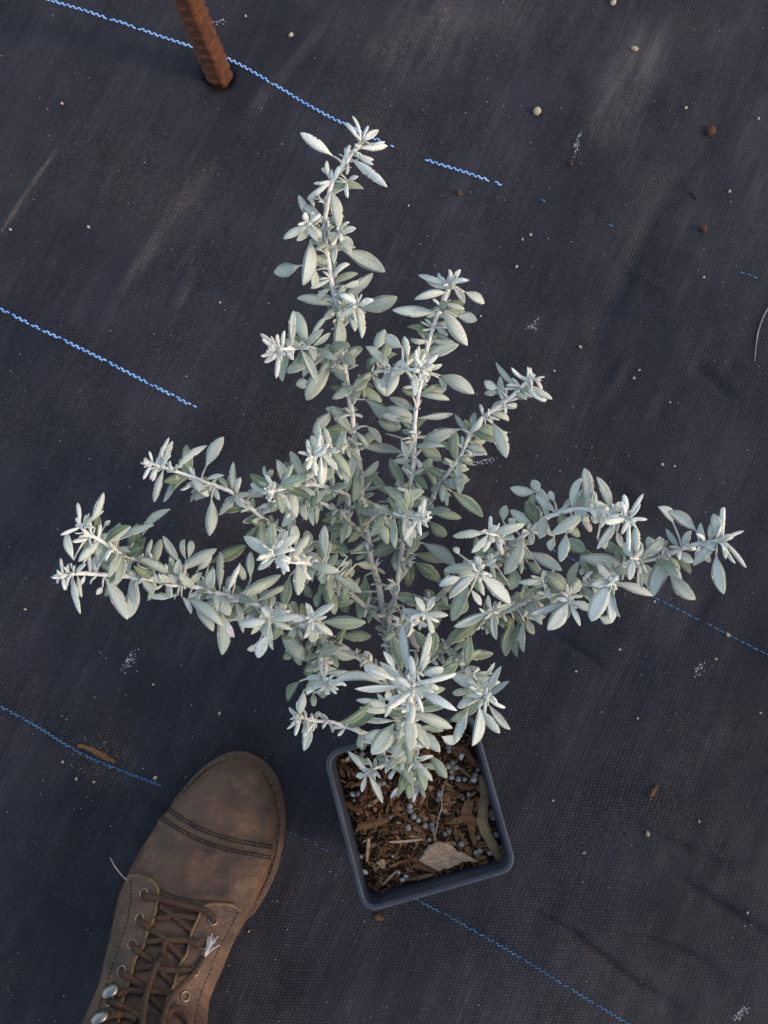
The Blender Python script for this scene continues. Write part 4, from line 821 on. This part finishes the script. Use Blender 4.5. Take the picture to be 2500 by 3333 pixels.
# heel and shaft behind the picture edge
l0 = np.array(secs[-1]); prev = np.array(secs[-2]); dv = (l0-prev)[:6]; dv[2] = dv[5] = 0
bdir = Vector(dv[:3]).normalized()
for k, (adv, wsc, ze, zc) in enumerate([(.03, 1.0, .13, .178), (.06, .97, .13, .182), (.085, .86, .12, .18), (.103, .58, .11, .175), (.110, .25, .10, .17)]):
    Lp = Vector(l0[:3])+bdir*adv; Rp = Vector(l0[3:6])+bdir*adv; mid = (Lp+Rp)/2
    rb = Vector(l0[8:11])+bdir*adv; rb = mid+(rb-mid)*wsc; secs.append((*(mid+(Lp-mid)*wsc), *(mid+(Rp-mid)*wsc), ze, zc, rb.x, rb.y, .016))
sec_s = catmull(secs, 4); NB = 30
def boot_section(q, grow=0.0):
    Lp = np.array(q[:3]); Rp = np.array(q[3:6]); ze, zc = q[6], q[7]; mid = (Lp+Rp)/2; hw = (Lp-Rp)/2; hl = np.linalg.norm(hw[:2])
    e = hw/max(hl, 1e-6); zb = .016; pts = []
    ins = min(.006, hl*.25)
    def pt(x, z): return (mid[0]+e[0]*x, mid[1]+e[1]*x, z)
    pts.append(pt(hl-ins, zb))
    for t in (.35, .7): pts.append(pt(hl-ins*(1-t)**1.6, zb+(ze-zb)*t))
    for k in range(NB+1):
        a = math.pi*k/NB; cx = math.cos(a); x = math.copysign(abs(cx)**.92, cx)*hl
        pts.append(pt(x, ze+(zc-ze)*math.sin(a)**.88))
    rb = np.array(q[8:11])
    for t in (.7, .35, 0): pts.append(tuple(Rp*t+rb*(1-t)))
    return pts
rows = [boot_section(q) for q in sec_s]; nr = len(rows[0])
bv = [p for r in rows for p in r]
bf = [(i*nr+k, i*nr+k+1, (i+1)*nr+k+1, (i+1)*nr+k) for i in range(len(rows)-1) for k in range(nr-1)]
bf.append(tuple(range(nr-1, -1, -1))); bf.append(tuple((len(rows)-1)*nr+k for k in range(nr)))
bc = (Vector(secs[10][:3])+Vector(secs[10][3:6]))/2
boot = empty('work_boot', (bc.x, bc.y, 0)); tag(boot, 'worn brown leather lace-up work boot standing beside the pot', 'boot')
# orient faces outward
bv2 = [Vector(p) for p in bv]
qf = bf[len(bf)//2]; nrm = (bv2[qf[1]]-bv2[qf[0]]).cross(bv2[qf[2]]-bv2[qf[1]])
ctr = sum((bv2[i] for i in range(len(bv2))), Vector())/len(bv2)
if nrm.dot(bv2[qf[0]]-ctr) < 0: bf = [q[::-1] for q in bf]
upper = mesh_obj('upper', bv, bf, M['leather'], boot)
tree = BVHTree.FromPolygons(bv2, [tuple(q) for q in bf])
def hit(px, py, trees=None, off=0.0):
    d = ray(px, py); best = None
    for tr in (trees or [tree]):
        h = tr.ray_cast(CAMP, d)
        if h[0] is not None and (best is None or h[3] < best[3]): best = h
    if best is None: return None
    n = best[1]
    if n.dot(d) > 0: n = -n
    return best[0]+n*off, n
def shell(name, grid, off, th, mat, parent):
    """leather panel: a grid of pixels laid on the boot and given thickness"""
    R_, C_ = len(grid), len(grid[0]); top = []; bot = []
    for row in grid:
        for (x, y) in row:
            h = None; k = 0; cx, cy = x, y
            while h is None and k < 25:
                h = hit(*VB(cx, cy)); cx += (650-cx)*.012; cy += 0; k += 1
            p, n = h; top.append(p+n*(off+th)); bot.append(p+n*(off-.0006))
    v = top+bot; nT = len(top); f = []
    for i in range(R_-1):
        for j in range(C_-1):
            a = i*C_+j; f.append((a, a+C_, a+C_+1, a+1)); f.append((nT+a, nT+a+1, nT+a+C_+1, nT+a+C_))
    bd = [j for j in range(C_)]+[i*C_+C_-1 for i in range(1, R_)]+[(R_-1)*C_+j for j in range(C_-2, -1, -1)]+[i*C_ for i in range(R_-2, 0, -1)]
    for a, b in zip(bd, bd[1:]+bd[:1]): f.append((a, b, nT+b, nT+a))
    o = mesh_obj(name, v, f, mat, parent)
    bm = bmesh.new(); bm.from_mesh(o.data); bmesh.ops.recalc_face_normals(bm, faces=bm.faces[:])
    bm.to_mesh(o.data); bm.free(); o.data.materials.append(M['edge'])
    for p in list(o.data.polygons)[-len(bd):]: pass
    sh = o.data
    try: sh.set_sharp_from_angle(angle=math.radians(50))
    except Exception: pass
    T_ = BVHTree.FromPolygons([Vector(q) for q in v], f)
    return o, T_
def resample(pl, n):
    pl = np.array(catmull(pl, 8)); d = np.concatenate([[0], np.cumsum(np.hypot(*(pl[1:]-pl[:-1]).T))])
    t = np.linspace(0, d[-1], n); return np.stack([np.interp(t, d, pl[:, 0]), np.interp(t, d, pl[:, 1])], 1)
def panel(inner, outer, top, nrow=40, ncol=14):
    a = resample(inner, nrow); b = resample(outer, nrow); g = []
    for i in range(nrow):
        g.append([tuple(a[i]+(b[i]-a[i])*j/(ncol-1)) for j in range(ncol)])
    if top is not None:                     # rounded top edge fading into the rows below
        tp = resample(top, ncol)
        for i in range(8):
            k = (1-i/8)**2
            for j in range(ncol):
                s0 = np.array(g[0][j]); g[i][j] = tuple(np.array(g[i][j])+(tp[j]-s0)*k)
    return g
qL, tL = shell('quarter', panel([(590, 1100), (585, 1180), (560, 1300), (510, 1420), (480, 1520), (430, 1600), (410, 1680), (380, 1780), (340, 1880), (300, 2064), (270, 2200)], [(372, 1040), (345, 1120), (318, 1240), (292, 1380), (258, 1540), (222, 1690), (168, 1830), (110, 1970), (50, 2120)], [(590, 1100), (555, 1048), (490, 1012), (430, 1005), (372, 1020)]), .0003, .0022, M['leather2'], boot)
qR, tR = shell('quarter', panel([(900, 1235), (870, 1310), (820, 1420), (790, 1560), (750, 1620), (720, 1700), (690, 1800), (650, 1900), (600, 2064), (570, 2200)], [(1172, 1260), (1150, 1350), (1115, 1450), (1068, 1560), (1020, 1670), (962, 1810), (930, 1910), (918, 2030), (910, 2150)], [(900, 1235), (960, 1208), (1040, 1203), (1110, 1212), (1172, 1245)]), .0003, .0022, M['leather2'], boot)
# toe cap: a second layer over the front of the upper
ncap = 7*4+1
cap = [boot_section(q) for q in sec_s[:ncap]]; cv = []
me_n = {}
for i, r in enumerate(cap):
    for k, p in enumerate(r):
        a = Vector(rows[min(i+1, len(rows)-1)][k])-Vector(rows[max(i-1, 0)][k]); b = Vector(r[min(k+1, nr-1)])-Vector(r[max(k-1, 0)])
        n = a.cross(b)
        if n.length < 1e-12: n = Vector((0, 0, 1))
        n.normalize()
        if n.dot(Vector(p)-ctr) < 0 and i > 6: n = -n
        if i <= 6 and n.z < 0: n = -n
        cv.append(Vector(p)+n*(.0011 if i < ncap-1 else -.0002))
cf = [(i*nr+k, i*nr+k+1, (i+1)*nr+k+1, (i+1)*nr+k) for i in range(ncap-1) for k in range(nr-1)]
if bf[0][0] > bf[0][1]: cf = [q[::-1] for q in cf]
toe = mesh_obj('toe_cap', cv, cf, M['leather'], boot)
tC = BVHTree.FromPolygons(cv, [tuple(q) for q in cf])
ALL = [tree, tL, tR, tC]
# sole and welt
SO = [(1215, 108), (1110, 105), (1000, 150), (880, 240), (780, 350), (705, 445), (650, 540), (600, 650), (560, 780), (530, 930), (510, 1100), (490, 1280), (460, 1450), (420, 1640), (370, 1830), (310, 2020), (250, 2220), (230, 2420), (290, 2560), (420, 2610), (600, 2560), (700, 2420), (700, 2220), (730, 2030), (790, 1850), (890, 1680), (1000, 1530), (1120, 1400), (1272, 1275), (1340, 1170), (1400, 1060), (1442, 950), (1470, 840), (1492, 730), (1500, 600), (1490, 460), (1460, 340), (1400, 230), (1310, 150)]
outl = resample(SO+[SO[0]], 130)[:-1]
o1 = [P(*VB(*q), .019) for q in outl]; cen = sum(o1, Vector())/len(o1)
def soler(k, z): return [(cen.x+(p.x-cen.x)*k, cen.y+(p.y-cen.y)*k, z) for p in o1]
v, f = loop_loft([soler(.965, .0005), soler(.985, .004), soler(.99, .010), soler(.985, .0125), soler(1.0, .0135), soler(1.0, .0178), soler(.995, .019), soler(.90, .0192)]); f.append(tuple(range(len(outl)-1, -1, -1)))
mesh_obj('sole', v, f, M['sole'], boot)
bm = bmesh.new(); bm.from_mesh(bpy.data.objects['sole'].data); bmesh.ops.recalc_face_normals(bm, faces=bm.faces[:]); bm.to_mesh(bpy.data.objects['sole'].data); bm.free()
def stitches(pl, mat, parent, ln=.0017, gap=.0009, r=.00036, z=None, trees=None):
    q = resample(pl, 220); pts = []
    for x, y in q:
        if z is not None: pts.append(P(*VB(x, y), z)); continue
        h = hit(*VB(x, y), trees or ALL, r*.4)
        if h: pts.append(h[0])
    mb = MB(); i = 0
    while i < len(pts)-1:
        j = i; L = 0
        while j < len(pts)-1 and L < ln: L += (pts[j+1]-pts[j]).length; j += 1
        if j-i >= 1 and L < ln*3:
            a, b = pts[i], pts[j]; mb.add(*tube([a, a.lerp(b, .5)+Vector((0, 0, r*.5)), b], [r*.7, r, r*.7], 5))
        L = 0
        while j < len(pts)-1 and L < gap: L += (pts[j+1]-pts[j]).length; j += 1
        i = max(j, i+1)
    return mb.build('stitching', mat, parent)
for off in (0, 22, 78, 98):
    stitches([(650-off*.45, 490+off), (740-off*.3, 560+off), (900-off*.2, 650+off), (1080-off*.1, 715+off), (1250, 752+off), (1405-off*.1, 778+off)], M['stitch'], toe, .0018, .0008, .00062)
stitches([(700, 455), (800, 345), (880, 262), (940, 212), (1040, 165), (1150, 150), (1260, 185), (1370, 280), (1432, 400), (1462, 550), (1462, 700), (1440, 840), (1405, 960), (1350, 1080), (1290, 1190)], M['stitch2'], boot, .0030, .0022, .00055, z=.0196)
stitches([(388, 1040), (390, 1130), (372, 1280), (335, 1410), (285, 1560), (245, 1680), (195, 1830), (152, 1990), (130, 2090)], M['stitch'], qL)
stitches([(575, 1120), (572, 1180), (545, 1300), (497, 1420), (465, 1520), (415, 1610), (395, 1690), (360, 1800), (318, 1900), (285, 2060)], M['stitch'], qL, .0014, .0012, .00025)
stitches([(1160, 1262), (1120, 1345), (1060, 1450), (1005, 1560), (945, 1720), (880, 1880), (850, 2064)], M['stitch'], qR)
stitches([(1150, 1300), (1115, 1450), (1075, 1560)], M['stitch2'], qR, .0022, .0018, .0004)
stitches([(915, 1250), (885, 1320), (838, 1430), (808, 1565), (768, 1630), (738, 1710), (708, 1810), (668, 1910), (620, 2064)], M['stitch'], qR, .0014, .0012, .00025)
stitches([(600, 1090), (700, 1140), (820, 1165), (930, 1180)], M['stitch'], boot, .0014, .0008, .0004)
# raw edges of the quarters
for nm, pl, par in (('binding', [(385, 1012), (430, 1003), (490, 1010), (555, 1046), (588, 1100), (584, 1180), (559, 1300), (510, 1420), (480, 1520), (430, 1600), (410, 1680), (380, 1780), (340, 1880), (300, 2064)], qL), ('binding', [(1170, 1246), (1110, 1212), (1040, 1203), (960, 1208), (902, 1235), (871, 1310), (821, 1420), (791, 1560), (751, 1620), (721, 1700), (691, 1800), (651, 1900), (602, 2064)], qR)):
    pts = []
    for x, y in resample(pl, 70):
        h = hit(*VB(x, y), [tree], .0019)
        if h: pts.append(h[0])
    mesh_obj(nm, *tube(pts, .0013, 8, .8), M['edge'], par)
# eyelets and hooks
def eyelet(x, y, par, r=.0029):
    h = hit(*VB(x, y), ALL, .0003); 
    if not h: return
    p, n = h; u = n.orthogonal().normalized(); w = n.cross(u); pts = [p+(u*math.cos(a)+w*math.sin(a))*r for a in np.linspace(0, 2*math.pi, 25)]
    v, f = tube(pts, .0007, 8, 1.0, False); mesh_obj('eyelet', v, f, M['brass'], par)
for x, y in ((485, 1122), (455, 1302), (400, 1490), (325, 1680), (245, 1905)): eyelet(x, y, qL)
for x, y in ((980, 1318), (905, 1490), (850, 1682), (780, 1865)): eyelet(x, y, qR)
for x, y in ((265, 1850), (185, 2050)):
    p, n = hit(*VB(x, y), ALL, .0)
    u = Vector((-.3, 1, 0)); u = (u-n*u.dot(n)).normalized(); w = n.cross(u); v = []; f = []
    prof = [(.0012, -.001), (.0013, .002), (.0026, .0030), (.0050, .0042), (.0056, .0046), (.0050, .0062), (.0032, .0074), (.0001, .0080)]
    for r, z in prof:
        for k in range(18): a = 2*math.pi*k/18; v.append(p+n*z+(u*math.cos(a)*1.0+w*math.sin(a)*1.12)*r)
    for i in range(len(prof)-1):
        for k in range(18): f.append((i*18+k, i*18+(k+1) % 18, (i+1)*18+(k+1) % 18, (i+1)*18+k))
    mesh_obj('lace_hook', v, f, M['steel'], qL)
# laces
def lacepath(pl, off=.0019, lifts=None, n=26):
    pts = []
    for i, (x, y) in enumerate(resample(pl, n)):
        t = i/(n-1); h = hit(*VB(x, y), ALL, off)
        if not h: continue
        p, nn = h; q = off*.6 if t in (0, 1) else 0
        pts.append(p+nn*((lifts*math.sin(math.pi*t)) if lifts else 0))
    z = np.array([tuple(p) for p in pts])
    for _ in range(2): z[1:-1] = .25*z[:-2]+.5*z[1:-1]+.25*z[2:]
    return [Vector(p) for p in z]
lc = MB()
def lace(pl, r=.0019, lift=.0, ends=True):
    r *= 1.12; p = lacepath(pl, r*.75, lift); n = len(p)
    lc.add(*tube(p, [r*(1+.05*math.sin(i*2.1)) for i in range(n)], 9, .8))
lace([(600, 1222), (700, 1300), (822, 1395)]); lace([(650, 1490), (700, 1540), (752, 1595)]); lace([(600, 1690), (640, 1730), (690, 1780)]); lace([(530, 1880), (575, 1925), (625, 1975)])
lace([(552, 1306), (640, 1300), (710, 1286), (855, 1302)]); lace([(500, 1482), (620, 1470), (760, 1468), (860, 1488), (915, 1492)], lift=.001)
lace([(432, 1672), (540, 1660), (640, 1680), (760, 1680), (855, 1682)], lift=.001); lace([(290, 1862), (380, 1832), (470, 1842), (560, 1840), (700, 1846)], lift=.001)
lace([(476, 1148), (560, 1160), (750, 1212), (900, 1246), (958, 1272), (988, 1318)], .0021, .0015)
lace([(447, 1315), (500, 1362), (545, 1398), (622, 1455), (650, 1500)], .002, .0012)
lace([(392, 1488), (450, 1550), (540, 1612), (580, 1650)], .002, .0012); lace([(318, 1690), (400, 1750), (480, 1802), (515, 1840)], .002, .0012)
lace([(248, 1912), (340, 1962), (450, 2032), (500, 2080)], .002, .001); lace([(170, 2052), (250, 2022), (350, 2018), (430, 2050)], .002, .001)
lace([(640, 1440), (632, 1500), (615, 1560), (595, 1610), (568, 1670), (540, 1750), (512, 1850), (490, 1950), (472, 2064), (455, 2160)], .0019, .004)
lace([(905, 1585), (868, 1642), (830, 1700), (740, 1792), (682, 1870), (640, 1970), (612, 2064), (600, 2160)], .0017, .004)
lace([(640, 2040), (665, 1998), (705, 1985), (760, 2018), (800, 2090)], .0018, .004)
lc.build('lace', M['lace'], boot)
kn = MB(); p, n = hit(*VB(612, 1580), ALL, .0045)
q, _ = hit(*VB(590, 1630), ALL, .0045); kn.add(*tube(catmull([p, p.lerp(q, .5)+n*.0006, q], 4), [.0020, .0026, .0029, .0030, .0029, .0028, .0026, .0024, .002], 9)); kn.build('lace_end', M['stitch'], boot)
fr = MB(); p0, n = hit(*VB(905, 1585), ALL, .0035)
for i in range(18):
    x = 955+random.gauss(0, 17); y = 1465+random.gauss(0, 22); h = hit(*VB(x, y), ALL, .004+random.uniform(0, .004)); 
    if not h: continue
    m = p0.lerp(h[0], .5)+Vector(rng.normal(size=3))*.0007; fr.add(*tube(catmull([p0, m, h[0]], 3), .00028, 4))
fr.build('frayed_lace_tip', M['fray'], boot)
a = hit(*VB(375, 1035), ALL, .001)
if a: mesh_obj('loose_thread', *tube(catmull([a[0], P(*VB(330, 1000), a[0].z+.002), P(*VB(275, 930), a[0].z+.001), P(*VB(240, 865), a[0].z-.004)], 5), .0004, 5), M['dry'], boot)

# ------------------------------------------------------------------ things lying on the fabric
peb = [lump_mesh('pebble', M['pebble'], s+20, 2, .16) for s in range(3)]; clod = [lump_mesh('clod', M['clod'], s+30, 2, .25) for s in range(2)]
def small_thing(name, me_, x, y, r, label, cat, group=None, **k):
    p = G(x, y, r*.5); o = lump(name, me_, p, r, **k); tag(o, label, cat, group)
small_thing('pebble', peb[0], 1747, 365, .0036, 'round tan pebble, largest on the fabric at the upper right', 'pebble')
small_thing('soil_clod', clod[0], 2313, 430, .0048, 'red-brown clod of soil beside the dark fold', 'clod', sy=.8, sz=.7)
small_thing('soil_clod', clod[1], 2289, 747, .0036, 'dull brown clod of soil below the red-brown one', 'clod', sy=.8, sz=.7)
small_thing('pebble', peb[1], 2065, 162, .0026, 'oblong cream pebble near the top right corner', 'pebble', sx=1.3, sy=.75)
small_thing('pebble', peb[2], 1995, 12, .0030, 'white pebble at the top edge of the photo', 'pebble', sy=.8)
small_thing('pebble', peb[1], 948, 117, .0025, 'tan pebble right of the rusty stake', 'pebble', sy=.7)
small_thing('soil_clod', clod[0], 1494, 630, .0024, 'small brown clod under the broken blue thread', 'clod')
small_thing('soil_clod', clod[1], 1857, 535, .0018, 'small orange-brown crumb right of the round tan pebble', 'crumb')
for x, y, r in [(1727, 765, 1.6), (1701, 780, 1.3), (1681, 869, 1.6), (1888, 1130, 1.6), (2232, 352, 1.6), (2468, 387, 1.4), (2374, 624, 1.5), (2290, 903, 1.3), (2063, 1231, 1.5), (1804, 1208, 1.2), (2080, 1205, 1.2), (2155, 1512, 1.5), (2195, 1518, 1.2), (289, 740, 1.6), (203, 338, 1.6), (35, 748, 1.5), (800, 54, 1.4), (717, 985, 1.1), (333, 1652, 1.5), (84, 1983, 1.4), (715, 2322, 1.4), (500, 2228, 1.1), (307, 2545, 1.3), (2017, 2114, 1.4), (1875, 2185, 1.2), (2130, 1958, 1.3), (2330, 2145, 1.3), (2075, 2338, 1.1), (2475, 2320, 1.2), (2275, 2673, 1.2), (2107, 2713, 2.2), (1900, 2775, 1.2), (2432, 2970, 1.2), (1800, 2605, 1.2), (250, 2535, 1.5), (205, 2480, 1.3), (507, 2532, 2.0), (810, 3030, 1.0), (2368, 2066, 1.9), (1330, 670, 1.1), (2180, 1310, 1.1), (1565, 1030, 1.1)]:
    small_thing('pebble', peb[int(x) % 3], x, y, r*.00095, 'tiny pale pebble lying loose on the black fabric', 'pebble', 'tiny pebbles scattered on the fabric', sy=.8)
gr = MB(); ico = lump_mesh('grit_seed', None, 3, 1, .2)
iv = [Vector(v_.co) for v_ in ico.vertices]; ifc = [tuple(p_.vertices) for p_ in ico.polygons]
for i in range(900):
    x = random.uniform(-20, 2520); y = random.uniform(-20, 3350); p = G(x, y, .0001); r = random.choice((.00025, .0003, .00035, .0005, .0006))*random.uniform(.7, 1.1)
    if i > 850: p = G(random.gauss(330, 70), random.gauss(2470, 45), .0001)
    gr.add([p+q*r for q in iv], ifc)
tag(gr.build('grit', M['grit']), 'fine pale grit strewn over the fabric', 'grit', kind='stuff')
# chalky smears (bird droppings)
for x, y, sx, sy, n, lab in [(418, 2150, 15, 30, 60, 'white chalky smear on the fabric left of the boot toe'), (1572, 1502, 28, 9, 60, 'white chalky smear under the right-hand stems'), (1877, 470, 10, 26, 45, 'white chalky smear below the round tan pebble'), (1732, 1058, 14, 14, 35, 'bluish-white smear right of the second tallest stem'), (2275, 2175, 12, 16, 35, 'white smear below the right-hand blue thread'), (2407, 3300, 14, 16, 40, 'pale smear at the bottom right of the fabric'), (705, 72, 18, 7, 30, 'white flake smear touching the right of the rusty stake')]:
    mb = MB()
    for i in range(int(n*1.3)):
        a_ = random.gauss(0, .8); c_ = random.gauss(0, .55); p = G(x+sx*(a_+.5*c_*c_), y+sy*(-.7*a_+c_), .0001); r = random.choice((.0002, .0003, .0004, .0006))
        mb.add([p+Vector((q.x*r*random.uniform(.7, 1.5), q.y*r, q.z*r*.25)) for q in iv], ifc)
    tag(mb.build('chalk_smear', M['chalk']), lab, 'smear')
# plant debris
def strip_on_ground(name, pl, w, mat, label, cat, up=.001, flat=.35):
    pts = [G(*q, up) for q in pl]; pts = catmull(pts, 4); n = len(pts)
    rad = [w*(.45+.55*math.sin(math.pi*(.06+.88*i/(n-1))))*random.uniform(.72, 1.15) for i in range(n)]
    pts = [Vector(p)+Vector(rng.normal(size=3))*w*.14 for p in pts]
    tag(mesh_obj(name, *tube(pts, rad, 7, flat), mat, None, False), label, cat)
strip_on_ground('bark_strip', [(255, 2425), (300, 2440), (340, 2462), (375, 2478)], .0026, M['bark'], 'brown strip of bark poking through a slit beside the blue thread', 'bark strip', .0008)
strip_on_ground('twig', [(2138, 2555), (2128, 2572), (2118, 2588), (2115, 2602)], .0019, M['bark'], 'short orange-brown twig on the fabric at the lower right', 'twig', .0012, .6)
strip_on_ground('dry_stalk', [(2520, 970), (2485, 1030), (2465, 1090), (2455, 1175)], .0006, M['dry'], 'thin dry stalk curving in from the right edge', 'stalk', .001, 1)
strip_on_ground('bark_crumb', [(1222, 2978), (1235, 2985), (1250, 2992)], .0022, M['bark'], 'brown bark crumb in front of the pot', 'bark crumb', .001, .6)
strip_on_ground('dark_fibre', [(2250, 625), (2258, 640), (2270, 652)], .0014, M['stitch'], 'curled black fibre on the fabric near the brown clods', 'fibre', .001, .6)
